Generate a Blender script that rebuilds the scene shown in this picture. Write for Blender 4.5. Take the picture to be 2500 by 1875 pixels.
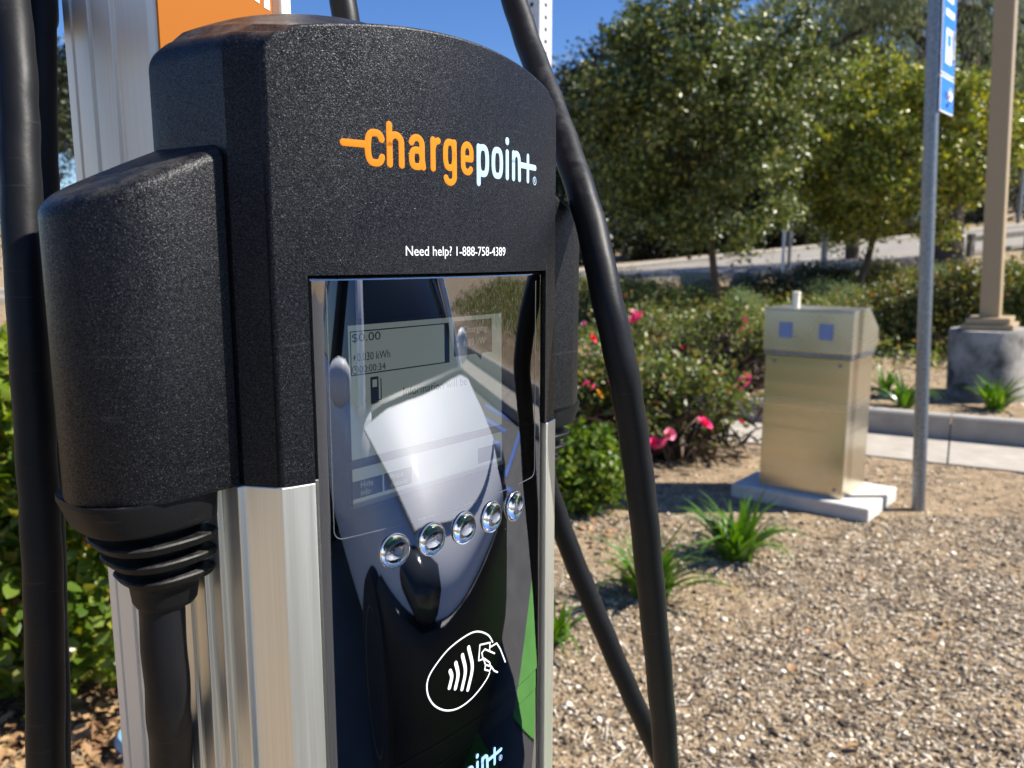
import bpy, math, random
import numpy as np
from mathutils import Vector, Matrix
random.seed(7); rng = np.random.default_rng(7)
R = math.radians
for o in list(bpy.data.objects): bpy.data.objects.remove(o)
sc = bpy.context.scene
col = sc.collection

# ------------------------------------------------------------------ camera, sky, sun, exposure
H = 1.45                                   # eye height over the mulch
F_SRC = 1981.6                             # focal length in pixels of a 2500 px wide picture
PITCH = R(8.9417)
cd = bpy.data.cameras.new('camera'); cam = bpy.data.objects.new('camera', cd); col.objects.link(cam)
cam.location = (0, 0, H); cam.rotation_euler = (R(90) - PITCH, 0, 0)
cd.sensor_fit = 'HORIZONTAL'; cd.sensor_width = 36; cd.lens = 36 * F_SRC / 2500
cd.clip_start = .02; cd.clip_end = 3000
cd.dof.use_dof = True; cd.dof.focus_distance = .44; cd.dof.aperture_fstop = 13.5
sc.camera = cam

SUN_DIR = Vector((1.0, -.02, 1.0)).normalized()      # towards the sun
elev = math.asin(SUN_DIR.z)
world = bpy.data.worlds.new('World'); sc.world = world; world.use_nodes = True
wn = world.node_tree.nodes; wl = world.node_tree.links
sky = wn.new('ShaderNodeTexSky'); sky.sky_type = 'NISHITA'; sky.sun_disc = False
sky.sun_elevation = elev; sky.sun_rotation = math.atan2(SUN_DIR.x, SUN_DIR.y)
sky.air_density = 1.0; sky.dust_density = .25; sky.ozone_density = 5.0; sky.altitude = 200
wn['Background'].inputs['Strength'].default_value = .075
hsv = wn.new('ShaderNodeHueSaturation'); hsv.inputs['Saturation'].default_value = 1.20; hsv.inputs['Value'].default_value = 1.0; hsv.inputs['Hue'].default_value = .512; wl.new(sky.outputs['Color'], hsv.inputs['Color'])
wl.new(hsv.outputs['Color'], wn['Background'].inputs['Color'])
sd = bpy.data.lights.new('sun', 'SUN'); sd.energy = 5.0; sd.angle = R(.53); sd.color = (1, .95, .87)
sun = bpy.data.objects.new('sun', sd); col.objects.link(sun)
sun.rotation_euler = SUN_DIR.to_track_quat('Z', 'Y').to_euler(); sun.location = (3, 3, 8)
vs = sc.view_settings
sc.display_settings.display_device = 'sRGB'; vs.view_transform = 'Standard'; vs.look = 'None'
vs.gamma = 1; vs.exposure = 1.05; vs.use_curve_mapping = False
sc.cycles.max_bounces = 8; sc.cycles.transparent_max_bounces = 12

# ------------------------------------------------------------------ helpers
def empty(name, loc=(0, 0, 0), rz=0):
    o = bpy.data.objects.new(name, None); col.objects.link(o)
    o.location = loc; o.rotation_euler = (0, 0, rz); o.empty_display_size = .1
    return o
def tag(o, label=None, cat=None, group=None, kind=None):
    if label: o['label'] = label
    if cat: o['category'] = cat
    if group: o['group'] = group
    if kind: o['kind'] = kind
    return o
def link(name, me, parent=None, loc=None, rot=None):
    o = bpy.data.objects.new(name, me); col.objects.link(o)
    if parent: o.parent = parent
    if loc is not None: o.location = loc
    if rot is not None: o.rotation_euler = rot
    return o
def mesh(name, V, Fc, m, smooth=False, angle=None):
    me = bpy.data.meshes.new(name)
    me.from_pydata([tuple(map(float, v)) for v in V], [], [tuple(map(int, f)) for f in Fc]); me.validate()
    if m: me.materials.append(m)
    if smooth:
        me.shade_smooth()
        if angle: me.set_sharp_from_angle(angle=R(angle))
    me.update()
    return me
class MB:
    """collects simple solids into one mesh"""
    def __init__(s): s.V = []; s.F = []
    def add(s, V, Fc):
        b = len(s.V); s.V += [tuple(v) for v in V]; s.F += [tuple(i + b for i in f) for f in Fc]; return s
    def box(s, a, b, M=None, bev=0):
        (x0, y0, z0), (x1, y1, z1) = a, b
        if bev:
            V = []
            for sx in (0, 1):
                for sy in (0, 1):
                    for sz in (0, 1):
                        X, Y, Z = (x0, x1)[sx], (y0, y1)[sy], (z0, z1)[sz]
                        dx, dy, dz = (bev, -bev)[sx], (bev, -bev)[sy], (bev, -bev)[sz]
                        V += [(X, Y + dy, Z + dz), (X + dx, Y, Z + dz), (X + dx, Y + dy, Z)]
            idx = lambda sx, sy, sz, k: ((sx * 2 + sy) * 2 + sz) * 3 + k
            Fc = []
            for k in range(3):
                for s1 in (0, 1):
                    def p(a_, b_):
                        c = [0, 0, 0]; c[k] = s1; o_ = [i for i in range(3) if i != k]; c[o_[0]] = a_; c[o_[1]] = b_; return c
                    Fc.append([idx(*p(*q), k) for q in ((0, 0), (1, 0), (1, 1), (0, 1))])
            for k in range(3):
                o_ = [i for i in range(3) if i != k]
                for a_ in (0, 1):
                    for b_ in (0, 1):
                        c0 = [0, 0, 0]; c0[o_[0]] = a_; c0[o_[1]] = b_; c1 = list(c0); c1[k] = 1
                        Fc.append([idx(*c0, o_[0]), idx(*c1, o_[0]), idx(*c1, o_[1]), idx(*c0, o_[1])])
            for sx in (0, 1):
                for sy in (0, 1):
                    for sz in (0, 1): Fc.append([idx(sx, sy, sz, k) for k in range(3)])
        else:
            V = [(x, y, z) for x in (x0, x1) for y in (y0, y1) for z in (z0, z1)]
            Fc = [(0, 1, 3, 2), (4, 6, 7, 5), (0, 4, 5, 1), (2, 3, 7, 6), (0, 2, 6, 4), (1, 5, 7, 3)]
        if M: V = [tuple(M @ Vector(v)) for v in V]
        return s.add(V, Fc)
    def tube(s, P, r, n=12, cap=True, flat=None):
        """tube along points P; r a number or a list; flat=(axis vector, ratio) squeezes the section"""
        P = [Vector(p) for p in P]; r = r if isinstance(r, (list, tuple)) else [r] * len(P)
        V = []; up = None
        for i, p in enumerate(P):
            d = (P[min(i + 1, len(P) - 1)] - P[max(i - 1, 0)]).normalized()
            if up is None:
                up = d.orthogonal().normalized()
            up = (up - d * up.dot(d)).normalized(); sd_ = d.cross(up)
            for k in range(n):
                a = 2 * math.pi * k / n
                V.append(p + (up * math.cos(a) + sd_ * math.sin(a)) * r[i])
        Fc = [(i * n + k, i * n + (k + 1) % n, (i + 1) * n + (k + 1) % n, (i + 1) * n + k) for i in range(len(P) - 1) for k in range(n)]
        if cap: Fc += [tuple(range(n))[::-1], tuple(range((len(P) - 1) * n, len(P) * n))]
        return s.add(V, Fc)
    def loft(s, rings, cap0=True, cap1=True):
        n = len(rings[0]); V = [v for r_ in rings for v in r_]
        Fc = [(i * n + k, i * n + (k + 1) % n, (i + 1) * n + (k + 1) % n, (i + 1) * n + k) for i in range(len(rings) - 1) for k in range(n)]
        if cap0: Fc.append(tuple(range(n))[::-1])
        if cap1: Fc.append(tuple(range((len(rings) - 1) * n, len(rings) * n)))
        return s.add(V, Fc)
    def prism(s, poly, z0, z1):
        return s.loft([[(x, y, z0) for x, y in poly], [(x, y, z1) for x, y in poly]])
    def build(s, name, m, parent=None, smooth=False, angle=35, loc=None, rot=None):
        return link(name, mesh(name, s.V, s.F, m, smooth, angle), parent, loc, rot)
def spline(P, n=8):
    P = [Vector(p) for p in P]; Q = [P[0] * 2 - P[1]] + P + [P[-1] * 2 - P[-2]]; out = []
    for i in range(1, len(Q) - 2):
        a, b, c, d = Q[i - 1:i + 3]
        for k in range(n):
            t = k / n
            out.append(.5 * ((2 * b) + (c - a) * t + (2 * a - 5 * b + 4 * c - d) * t * t + (3 * b - a - 3 * c + d) * t ** 3))
    out.append(P[-1]); return out
def np_mesh(name, V, Fc, m, smooth=False):
    """V (n,3), Fc (m,k) arrays"""
    me = bpy.data.meshes.new(name); k = Fc.shape[1]
    me.vertices.add(len(V)); me.vertices.foreach_set('co', np.ascontiguousarray(V, np.float32).ravel())
    me.loops.add(Fc.size); me.loops.foreach_set('vertex_index', np.ascontiguousarray(Fc, np.int32).ravel())
    me.polygons.add(len(Fc)); me.polygons.foreach_set('loop_start', np.arange(0, Fc.size, k, dtype=np.int32))
    me.polygons.foreach_set('loop_total', np.full(len(Fc), k, np.int32))
    me.update(calc_edges=True); me.materials.append(m)
    if smooth: me.shade_smooth()
    return me

# ------------------------------------------------------------------ materials
def mat(name, color=(.5, .5, .5), rough=.5, metal=0, **kw):
    m = bpy.data.materials.new(name); m.use_nodes = True
    b = m.node_tree.nodes['Principled BSDF']
    b.inputs['Base Color'].default_value = (*color, 1); b.inputs['Roughness'].default_value = rough
    b.inputs['Metallic'].default_value = metal
    for k, v in kw.items(): b.inputs[k.replace('_', ' ')].default_value = v
    return m
def nd(m, t, **kw):
    n_ = m.node_tree.nodes.new('ShaderNode' + t)
    for k, v in kw.items():
        if k in n_.inputs: n_.inputs[k].default_value = v
        else: setattr(n_, k, v)
    return n_
def lk(m, a, b): m.node_tree.links.new(a, b)
def bsdf(m): return m.node_tree.nodes['Principled BSDF']
def ramp(m, src, stops):
    r_ = nd(m, 'ValToRGB'); e = r_.color_ramp.elements
    while len(e) < len(stops): e.new(.5)
    for el, (p, c) in zip(e, stops): el.position = p; el.color = (*c, 1)
    lk(m, src, r_.inputs['Fac']); return r_
def coords(m, scale=(1, 1, 1)):
    t = nd(m, 'TexCoord'); mp = nd(m, 'Mapping'); mp.inputs['Scale'].default_value = scale
    lk(m, t.outputs['Object'], mp.inputs['Vector']); return mp.outputs['Vector']
def noise_mat(name, stops, scale=5, rough=.8, detail=6, bump=0, bscale=None, bdist=.01, stretch=(1, 1, 1), metal=0, rvar=0):
    m = mat(name, rough=rough, metal=metal); v = coords(m, stretch)
    n_ = nd(m, 'TexNoise', Scale=scale, Detail=detail, Roughness=.6); lk(m, v, n_.inputs['Vector'])
    r_ = ramp(m, n_.outputs['Fac'], stops); lk(m, r_.outputs['Color'], bsdf(m).inputs['Base Color'])
    if bump:
        n2 = nd(m, 'TexNoise', Scale=bscale or scale * 4, Detail=5); lk(m, v, n2.inputs['Vector'])
        b_ = nd(m, 'Bump', Strength=bump, Distance=bdist); lk(m, n2.outputs['Fac'], b_.inputs['Height']); lk(m, b_.outputs['Normal'], bsdf(m).inputs['Normal'])
    if rvar:
        mr = nd(m, 'MapRange'); mr.inputs['To Min'].default_value = rough - rvar; mr.inputs['To Max'].default_value = rough + rvar
        lk(m, n_.outputs['Fac'], mr.inputs['Value']); lk(m, mr.outputs['Result'], bsdf(m).inputs['Roughness'])
    return m
def leaf_mat(name, stops, rough=.42, trans=.25, spec=.5):
    m = mat(name, rough=rough); b = bsdf(m); b.inputs['Specular IOR Level'].default_value = spec
    g = nd(m, 'NewGeometry'); r_ = ramp(m, g.outputs['Random Per Island'], stops)
    lk(m, r_.outputs['Color'], b.inputs['Base Color'])
    tr = nd(m, 'BsdfTranslucent'); mx = nd(m, 'MixShader', Fac=trans)
    hs = nd(m, 'HueSaturation', Saturation=1.15, Value=1.3); lk(m, r_.outputs['Color'], hs.inputs['Color']); lk(m, hs.outputs['Color'], tr.inputs['Color'])
    lk(m, b.outputs[0], mx.inputs[1]); lk(m, tr.outputs[0], mx.inputs[2])
    lk(m, mx.outputs[0], m.node_tree.nodes['Material Output'].inputs['Surface'])
    return m

def black_plastic(name, c, rough, grain, strength, dust=0, speck=0):
    m = mat(name, c, rough); v = coords(m)
    n1 = nd(m, 'TexNoise', Scale=grain, Detail=2.5, Roughness=.6); lk(m, v, n1.inputs['Vector'])
    b_ = nd(m, 'Bump', Strength=strength, Distance=.0005); lk(m, n1.outputs['Fac'], b_.inputs['Height'])
    lk(m, b_.outputs['Normal'], bsdf(m).inputs['Normal'])
    bsdf(m).inputs['Specular IOR Level'].default_value = .2
    col_out = None
    if speck:                                                   # sun sparkle of the moulded grain, painted as pale cells in the base colour
        vc = nd(m, 'TexVoronoi', Scale=speck); lk(m, v, vc.inputs['Vector']); sp_ = nd(m, 'SeparateColor'); lk(m, vc.outputs['Color'], sp_.inputs[0])
        rc = ramp(m, sp_.outputs[0], [(0, c), (.55, tuple(x * 1.6 for x in c)), (.80, (.008, .0085, .010)), (.95, (.020, .021, .025)), (1, (.06, .06, .065))])
        col_out = rc.outputs['Color']; lk(m, col_out, bsdf(m).inputs['Base Color'])
        geo = nd(m, 'NewGeometry'); sub = nd(m, 'VectorMath', operation='SUBTRACT'); sub.inputs[1].default_value = (.5, .5, .5); lk(m, vc.outputs['Color'], sub.inputs[0])
        scl = nd(m, 'VectorMath', operation='SCALE'); scl.inputs['Scale'].default_value = .27; lk(m, sub.outputs[0], scl.inputs[0])
        add = nd(m, 'VectorMath', operation='ADD'); lk(m, geo.outputs['Normal'], add.inputs[0]); lk(m, scl.outputs[0], add.inputs[1])
        nrm = nd(m, 'VectorMath', operation='NORMALIZE'); lk(m, add.outputs[0], nrm.inputs[0]); lk(m, nrm.outputs[0], b_.inputs['Normal'])
        sl_ = nd(m, 'MapRange'); sl_.inputs['To Min'].default_value = .05; sl_.inputs['To Max'].default_value = .40; lk(m, sp_.outputs[1], sl_.inputs['Value']); lk(m, sl_.outputs['Result'], bsdf(m).inputs['Specular IOR Level'])
    n2 = nd(m, 'TexNoise', Scale=18, Detail=5); lk(m, v, n2.inputs['Vector'])
    mr = nd(m, 'MapRange'); mr.inputs['From Min'].default_value = .3; mr.inputs['From Max'].default_value = .7
    mr.inputs['To Min'].default_value = rough - .06; mr.inputs['To Max'].default_value = rough + .08
    lk(m, n2.outputs['Fac'], mr.inputs['Value']); lk(m, mr.outputs['Result'], bsdf(m).inputs['Roughness'])
    if dust:                                                     # settled dust on the faces that look up
        ge = nd(m, 'NewGeometry'); sx = nd(m, 'SeparateXYZ'); lk(m, ge.outputs['Normal'], sx.inputs[0])
        uf = nd(m, 'MapRange'); uf.inputs['From Min'].default_value = .35; uf.inputs['From Max'].default_value = .85; lk(m, sx.outputs['Z'], uf.inputs['Value'])
        n5 = nd(m, 'TexNoise', Scale=75, Detail=7, Roughness=.7); lk(m, v, n5.inputs['Vector'])
        du = nd(m, 'MapRange'); du.inputs['From Min'].default_value = .46; du.inputs['From Max'].default_value = .72; du.inputs['To Max'].default_value = .45; lk(m, n5.outputs['Fac'], du.inputs['Value'])
        dm = nd(m, 'Math', operation='MULTIPLY'); lk(m, uf.outputs['Result'], dm.inputs[0]); lk(m, du.outputs['Result'], dm.inputs[1])
        # faint drag marks on the upright faces
        mp2 = nd(m, 'Mapping'); mp2.inputs['Rotation'].default_value = (0, .5, .3); mp2.inputs['Scale'].default_value = (14, 60, 420)
        tc2 = nd(m, 'TexCoord'); lk(m, tc2.outputs['Object'], mp2.inputs['Vector']); n6 = nd(m, 'TexNoise', Scale=1.0, Detail=2); lk(m, mp2.outputs['Vector'], n6.inputs['Vector'])
        sc_ = nd(m, 'MapRange'); sc_.inputs['From Min'].default_value = .66; sc_.inputs['From Max'].default_value = .78; sc_.inputs['To Max'].default_value = .10; lk(m, n6.outputs['Fac'], sc_.inputs['Value'])
        dt = nd(m, 'Math', operation='MAXIMUM'); lk(m, dm.outputs[0], dt.inputs[0]); lk(m, sc_.outputs['Result'], dt.inputs[1])
        dmix = nd(m, 'Mix', data_type='RGBA'); dmix.inputs['A'].default_value = (*c, 1); dmix.inputs['B'].default_value = (.14, .13, .115, 1)
        if col_out: lk(m, col_out, dmix.inputs['A'])
        lk(m, dt.outputs[0], dmix.inputs['Factor']); col_out = dmix.outputs['Result']
    if dust:                                                     # small pale specks stuck to the plastic
        vo = nd(m, 'TexVoronoi', Scale=240); lk(m, v, vo.inputs['Vector'])
        n3 = nd(m, 'TexNoise', Scale=14, Detail=3); lk(m, v, n3.inputs['Vector'])
        mul = nd(m, 'MapRange'); mul.inputs['From Min'].default_value = .5; mul.inputs['From Max'].default_value = .75
        mul.inputs['To Min'].default_value = 0; mul.inputs['To Max'].default_value = .11 * dust
        lk(m, n3.outputs['Fac'], mul.inputs['Value'])
        lt = nd(m, 'Math', operation='LESS_THAN'); lk(m, vo.outputs['Distance'], lt.inputs[0]); lk(m, mul.outputs['Result'], lt.inputs[1])
        mx = nd(m, 'Mix', data_type='RGBA'); mx.inputs['A'].default_value = (*c, 1)
        if col_out: lk(m, col_out, mx.inputs['A'])
        mx.inputs['B'].default_value = (.30, .29, .27, 1)
        lk(m, lt.outputs[0], mx.inputs['Factor']); lk(m, mx.outputs['Result'], bsdf(m).inputs['Base Color'])
    return m

M = {}
M['head'] = black_plastic('textured_black_plastic', (.0035, .0037, .005), .37, 1700, .45, dust=.7, speck=2900)
M['holster'] = black_plastic('holster_black_plastic', (.0030, .0031, .0040), .36, 1700, .45, dust=.9, speck=2900)
M['rubber'] = black_plastic('black_rubber', (.005, .005, .0053), .50, 500, .25, dust=.6)
M['cable'] = black_plastic('cable_rubber', (.0075, .0076, .0085), .46, 220, .25, dust=.4)
M['gloss_black'] = mat('gloss_black', (.006, .006, .007), .5)
M['deep_black'] = mat('deep_black', (.004, .004, .005), .7)
def brushed(name, c, rough, stretch, scale, br=.12, metal=1, vary=.22, dist=.0006, detail=6):
    m = mat(name, c, rough, metal); v = coords(m, stretch)
    n_ = nd(m, 'TexNoise', Scale=scale, Detail=detail, Roughness=.65); lk(m, v, n_.inputs['Vector'])
    r_ = ramp(m, n_.outputs['Fac'], [(.3, tuple(x * (1 - vary) for x in c)), (.7, tuple(min(1, x * (1 + vary * .6)) for x in c))])
    lk(m, r_.outputs['Color'], bsdf(m).inputs['Base Color'])
    mr = nd(m, 'MapRange'); mr.inputs['To Min'].default_value = rough - .1; mr.inputs['To Max'].default_value = rough + .12
    lk(m, n_.outputs['Fac'], mr.inputs['Value']); lk(m, mr.outputs['Result'], bsdf(m).inputs['Roughness'])
    b_ = nd(m, 'Bump', Strength=br, Distance=dist); lk(m, n_.outputs['Fac'], b_.inputs['Height']); lk(m, b_.outputs['Normal'], bsdf(m).inputs['Normal'])
    return m
M['alu'] = brushed('anodised_aluminium', (.80, .775, .68), .42, (1, 1, .012), 420, .10, metal=.9, vary=.10)
M['mast'] = brushed('mast_aluminium', (.84, .80, .70), .5, (1, 1, .012), 420, .10, metal=.35, vary=.06)
M['steel'] = brushed('brushed_stainless', (.62, .56, .43), .24, (.04, .04, 3.0), 2.2, .25, metal=.9, vary=.05, dist=.02, detail=1.5)
M['steel_lid'] = brushed('brushed_stainless_lid', (.62, .58, .50), .27, (1, 1, 1), 3, .15, metal=.82, vary=.06, dist=.02, detail=1.5)
M['galv'] = noise_mat('galvanised_steel', [(.3, (.16, .175, .195)), (.7, (.30, .32, .34))], 60, .45, metal=.85)
M['post_white'] = noise_mat('galvanised_square_tube', [(.3, (.55, .56, .56)), (.7, (.68, .69, .68))], 30, .5, metal=.2)
M['orange'] = mat('orange_panel_paint', (.37, .11, .001), .6, Specular_IOR_Level=.2)
M['white_paint'] = mat('white_print', (.80, .81, .82), .5)
M['orange_print'] = mat('orange_print', (.70, .205, .002), .6, Specular_IOR_Level=.2)
M['pale_print'] = mat('pale_blue_print', (.36, .53, .66), .6)
M['blue_print'] = mat('light_blue_print', (.30, .55, .80), .45)
M['brown_edge'] = mat('brown_edge', (.16, .06, .02), .6)
M['lcd'] = noise_mat('lcd_glass', [(.3, (.36, .40, .38)), (.7, (.42, .46, .43))], 12, .35)
bsdf(M['lcd']).inputs['Emission Color'].default_value = (.80, .92, .82, 1); bsdf(M['lcd']).inputs['Emission Strength'].default_value = .09
M['lcd_dark'] = mat('lcd_ink', (.035, .045, .055), .5)
M['lcd_mid'] = mat('lcd_panel_ink', (.10, .15, .18), .5)
M['lcd_line'] = mat('lcd_bottom_foil', (.75, .74, .72), .45)
def clear_cover(name, ior, rough, tint=(.9, .92, .93)):
    m = bpy.data.materials.new(name); m.use_nodes = True
    m.node_tree.nodes.remove(bsdf(m))
    fr = nd(m, 'Fresnel', IOR=ior); tr = nd(m, 'BsdfTransparent', Color=(*tint, 1)); gl = nd(m, 'BsdfAnisotropic', Roughness=rough)
    gl.inputs['Color'].default_value = (.95, .96, 1, 1)
    mx = nd(m, 'MixShader'); lk(m, fr.outputs[0], mx.inputs[0]); lk(m, tr.outputs[0], mx.inputs[1]); lk(m, gl.outputs[0], mx.inputs[2])
    v = coords(m)                                              # dust specks and short scratches
    vo = nd(m, 'TexVoronoi', Scale=260); lk(m, v, vo.inputs['Vector'])
    n3 = nd(m, 'TexNoise', Scale=22, Detail=3); lk(m, v, n3.inputs['Vector'])
    mr = nd(m, 'MapRange'); mr.inputs['From Min'].default_value = .5; mr.inputs['From Max'].default_value = .8
    mr.inputs['To Min'].default_value = 0; mr.inputs['To Max'].default_value = .10
    lk(m, n3.outputs['Fac'], mr.inputs['Value'])
    lt = nd(m, 'Math', operation='LESS_THAN'); lk(m, vo.outputs['Distance'], lt.inputs[0]); lk(m, mr.outputs['Result'], lt.inputs[1])
    sm = nd(m, 'Math', operation='MULTIPLY'); sm.inputs[1].default_value = .7; lk(m, lt.outputs[0], sm.inputs[0])
    df = nd(m, 'BsdfDiffuse', Color=(.5, .5, .48, 1)); m2 = nd(m, 'MixShader')
    lk(m, sm.outputs[0], m2.inputs[0]); lk(m, mx.outputs[0], m2.inputs[1]); lk(m, df.outputs[0], m2.inputs[2])
    lk(m, m2.outputs[0], m.node_tree.nodes['Material Output'].inputs['Surface'])
    return m
M['cover'] = clear_cover('clear_polycarbonate', 3.4, .012)
M['lens'] = mat('clear_button_lens', (.95, .97, 1), .03, Transmission_Weight=1.0, IOR=1.5)
M['bead'] = mat('edge_highlight', (.25, .26, .27), .15, .6)
M['lens_rim'] = mat('button_rim', (.8, .82, .85), .12, .9)
# ground and plants
M['soil'] = noise_mat('mulch_soil', [(.25, (.095, .064, .034)), (.5, (.29, .205, .115)), (.75, (.43, .32, .19))], 9, .95, 9, bump=.9, bscale=70, bdist=.02)
M['concrete'] = noise_mat('concrete', [(.3, (.29, .255, .205)), (.7, (.40, .36, .30))], 6, .9, 8, bump=.25, bscale=90, bdist=.004)
M['concrete_kerb'] = noise_mat('kerb_concrete', [(.3, (.25, .23, .20)), (.7, (.36, .335, .29))], 6, .9, 8, bump=.25, bscale=90, bdist=.004)
M['concrete_pad'] = noise_mat('pad_concrete', [(.3, (.52, .49, .43)), (.7, (.64, .61, .54))], 9, .9, 8, bump=.25, bscale=120, bdist=.003)
M['concrete_old'] = noise_mat('weathered_concrete', [(.36, (.045, .042, .038)), (.47, (.20, .185, .16)), (.62, (.36, .335, .29))], 3.4, .92, 9, bump=.5, bscale=40, bdist=.008)
M['asphalt'] = noise_mat('asphalt', [(.3, (.09, .086, .082)), (.7, (.14, .135, .128))], 3, .9, 8, bump=.4, bscale=160, bdist=.004)
M['road'] = noise_mat('worn_road_asphalt', [(.3, (.20, .18, .155)), (.7, (.28, .255, .22))], 1.2, .9, 8, bump=.3, bscale=60, bdist=.005)
M['green_paint'] = noise_mat('green_bay_paint', [(.3, (.11, .40, .045)), (.7, (.16, .50, .07))], 6, .7, 8)
M['blue_paint'] = noise_mat('blue_bay_paint', [(.3, (.02, .10, .42)), (.7, (.04, .15, .52))], 6, .7, 6)
M['tan_paint'] = mat('tan_pole_paint', (.36, .265, .15), .5)
M['sign_blue'] = mat('sign_blue', (.015, .17, .68), .35)
M['bark'] = noise_mat('bark', [(.3, (.06, .043, .032)), (.7, (.16, .12, .09))], 8, .95, 8, bump=.9, bscale=30, bdist=.02, stretch=(1, 1, .25))
M['bark_euc'] = noise_mat('dark_bark', [(.3, (.045, .032, .026)), (.7, (.11, .075, .058))], 4, .95, 8, bump=1, bscale=14, bdist=.05, stretch=(1, 1, .4))
G = leaf_mat
M['leaf_oak'] = G('leaf_oak', [(0, (.018, .028, .008)), (.38, (.076, .110, .026)), (.78, (.215, .262, .065)), (1, (.38, .34, .09))], .42, .14)
M['leaf_oak2'] = G('leaf_oak_yellow', [(0, (.026, .038, .009)), (.34, (.160, .205, .036)), (.74, (.38, .42, .075)), (1, (.55, .44, .08))], .38, .22)
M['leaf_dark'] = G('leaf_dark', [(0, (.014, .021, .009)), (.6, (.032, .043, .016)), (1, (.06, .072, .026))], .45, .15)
M['leaf_euc'] = G('leaf_grey_green', [(0, (.07, .092, .042)), (.6, (.20, .23, .105)), (1, (.33, .35, .18))], .42, .28)
M['leaf_hedge'] = G('leaf_hedge', [(0, (.055, .11, .012)), (.5, (.14, .21, .022)), (.88, (.25, .30, .035)), (.95, (.26, .23, .04)), (1, (.28, .10, .03))], .30, .42)
M['leaf_bush'] = G('leaf_bush', [(0, (.045, .095, .012)), (.6, (.12, .19, .024)), (1, (.22, .25, .04))], .32, .38)
M['leaf_rose'] = G('leaf_rose', [(0, (.050, .072, .017)), (.5, (.130, .165, .036)), (.86, (.21, .235, .055)), (1, (.30, .15, .05))], .46, .32)
M['leaf_brown'] = G('leaf_reddish', [(0, (.042, .058, .014)), (.45, (.125, .145, .032)), (.85, (.21, .20, .048)), (1, (.30, .12, .045))], .42, .28)
M['leaf_grey'] = G('leaf_silver_green', [(0, (.16, .23, .09)), (1, (.34, .42, .21))], .6, .25)
M['twig_brown'] = G('twig_brown', [(0, (.05, .035, .024)), (1, (.16, .115, .08))], .9, .0)
M['blade'] = G('blade_green', [(0, (.055, .13, .012)), (.6, (.10, .20, .02)), (1, (.20, .26, .04))], .35, .3)
M['dry_leaf'] = G('dry_leaf', [(0, (.12, .055, .025)), (.5, (.26, .145, .065)), (1, (.42, .28, .13))], .7, .15)
M['dry_leaf_obj'] = noise_mat('fallen_leaf', [(.3, (.20, .10, .045)), (.7, (.40, .25, .11))], 30, .7)
M['chips'] = G('mulch_chips', [(0, (.028, .019, .012)), (.22, (.13, .094, .058)), (.46, (.33, .25, .158)), (.70, (.53, .435, .31)), (.92, (.70, .615, .48)), (.985, (.80, .74, .62)), (1, (.48, .22, .10))], .85, .0)
M['pink'] = mat('pink_petal', (.80, .055, .20), .5, Subsurface_Weight=.0)
M['red'] = mat('red_petal', (.72, .02, .05), .5)
M['rose_pale'] = mat('pale_pink_petal', (.82, .28, .38), .5)
M['yellow'] = mat('yellow_petal', (.80, .42, .03), .5)
M['car_white'] = mat('white_car_paint', (.84, .85, .87), .55, Coat_Weight=.35, Coat_Roughness=.05)
M['cowl_grey'] = mat('cowl_grey', (.10, .10, .105), .5)
M['car_glass'] = mat('car_window_glass', (.012, .016, .018), .03, IOR=1.6)
M['car_black'] = mat('car_black_trim', (.012, .012, .013), .5)
M['tyre'] = mat('tyre_rubber', (.02, .02, .02), .8)
M['rim'] = mat('wheel_alloy', (.45, .46, .47), .3, .9)
M['lamp_glass'] = mat('headlamp_lens', (.06, .065, .07), .06, .2)
M['red_lamp'] = mat('tail_lamp', (.35, .01, .01), .2)
M['pvc'] = mat('cream_pvc', (.72, .68, .56), .5)
M['wood_grey'] = noise_mat('weathered_timber', [(.3, (.10, .09, .075)), (.7, (.19, .17, .145))], 12, .9, stretch=(1, 1, .2))
M['far_metal'] = mat('grey_post_paint', (.20, .22, .24), .6)
M['stone'] = noise_mat('boulder_stone', [(.3, (.16, .14, .12)), (.7, (.32, .29, .25))], 5, .95, 8, bump=.6, bscale=20, bdist=.03)
M['far_blue'] = mat('blue_car_paint', (.03, .07, .22), .25, Coat_Weight=1.0)
M['valve_blue'] = mat('pale_blue_plastic', (.20, .36, .48), .4)

# ------------------------------------------------------------------ ground shapes
TH = R(50.3838); UX, UY = math.cos(TH), math.sin(TH)           # direction along the charger's face
P0 = (-.10597, .34092)                                          # left front corner of the charger
def to_local(x, y): dx, dy = x - P0[0], y - P0[1]; return dx * UX + dy * UY, -dx * UY + dy * UX
def to_world(s, t, z=0): return Vector((P0[0] + UX * s - UY * t, P0[1] + UY * s + UX * t, z))
def sstep(a, b, x):
    t = np.clip((x - a) / (b - a), 0, 1); return t * t * (3 - 2 * t)
QX, QY = .483, .8756
NEAR = np.array([(-60, -3), (-30, 9), (-12, 15.5), (1.07, 20), (6.8, 22), (12.75, 25), (17.6, 27), (40, 38), (70, 53)], float)
FAR = np.array([(-60, 6), (-30, 18), (-12, 25), (1.6, 30), (10.2, 33), (18.9, 37), (26, 40), (50, 51), (85, 68)], float)
def near_y(x): return np.interp(x, NEAR[:, 0], NEAR[:, 1])
def far_y(x): return np.interp(x, FAR[:, 0], FAR[:, 1])
def road_z(x, y):
    k = .04 + .052 * np.clip((y - 20) / 12, 0, 1)
    return .65 + np.clip(x - 1, -15, 60) * k * np.where(x > 1, 1, .35)
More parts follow.
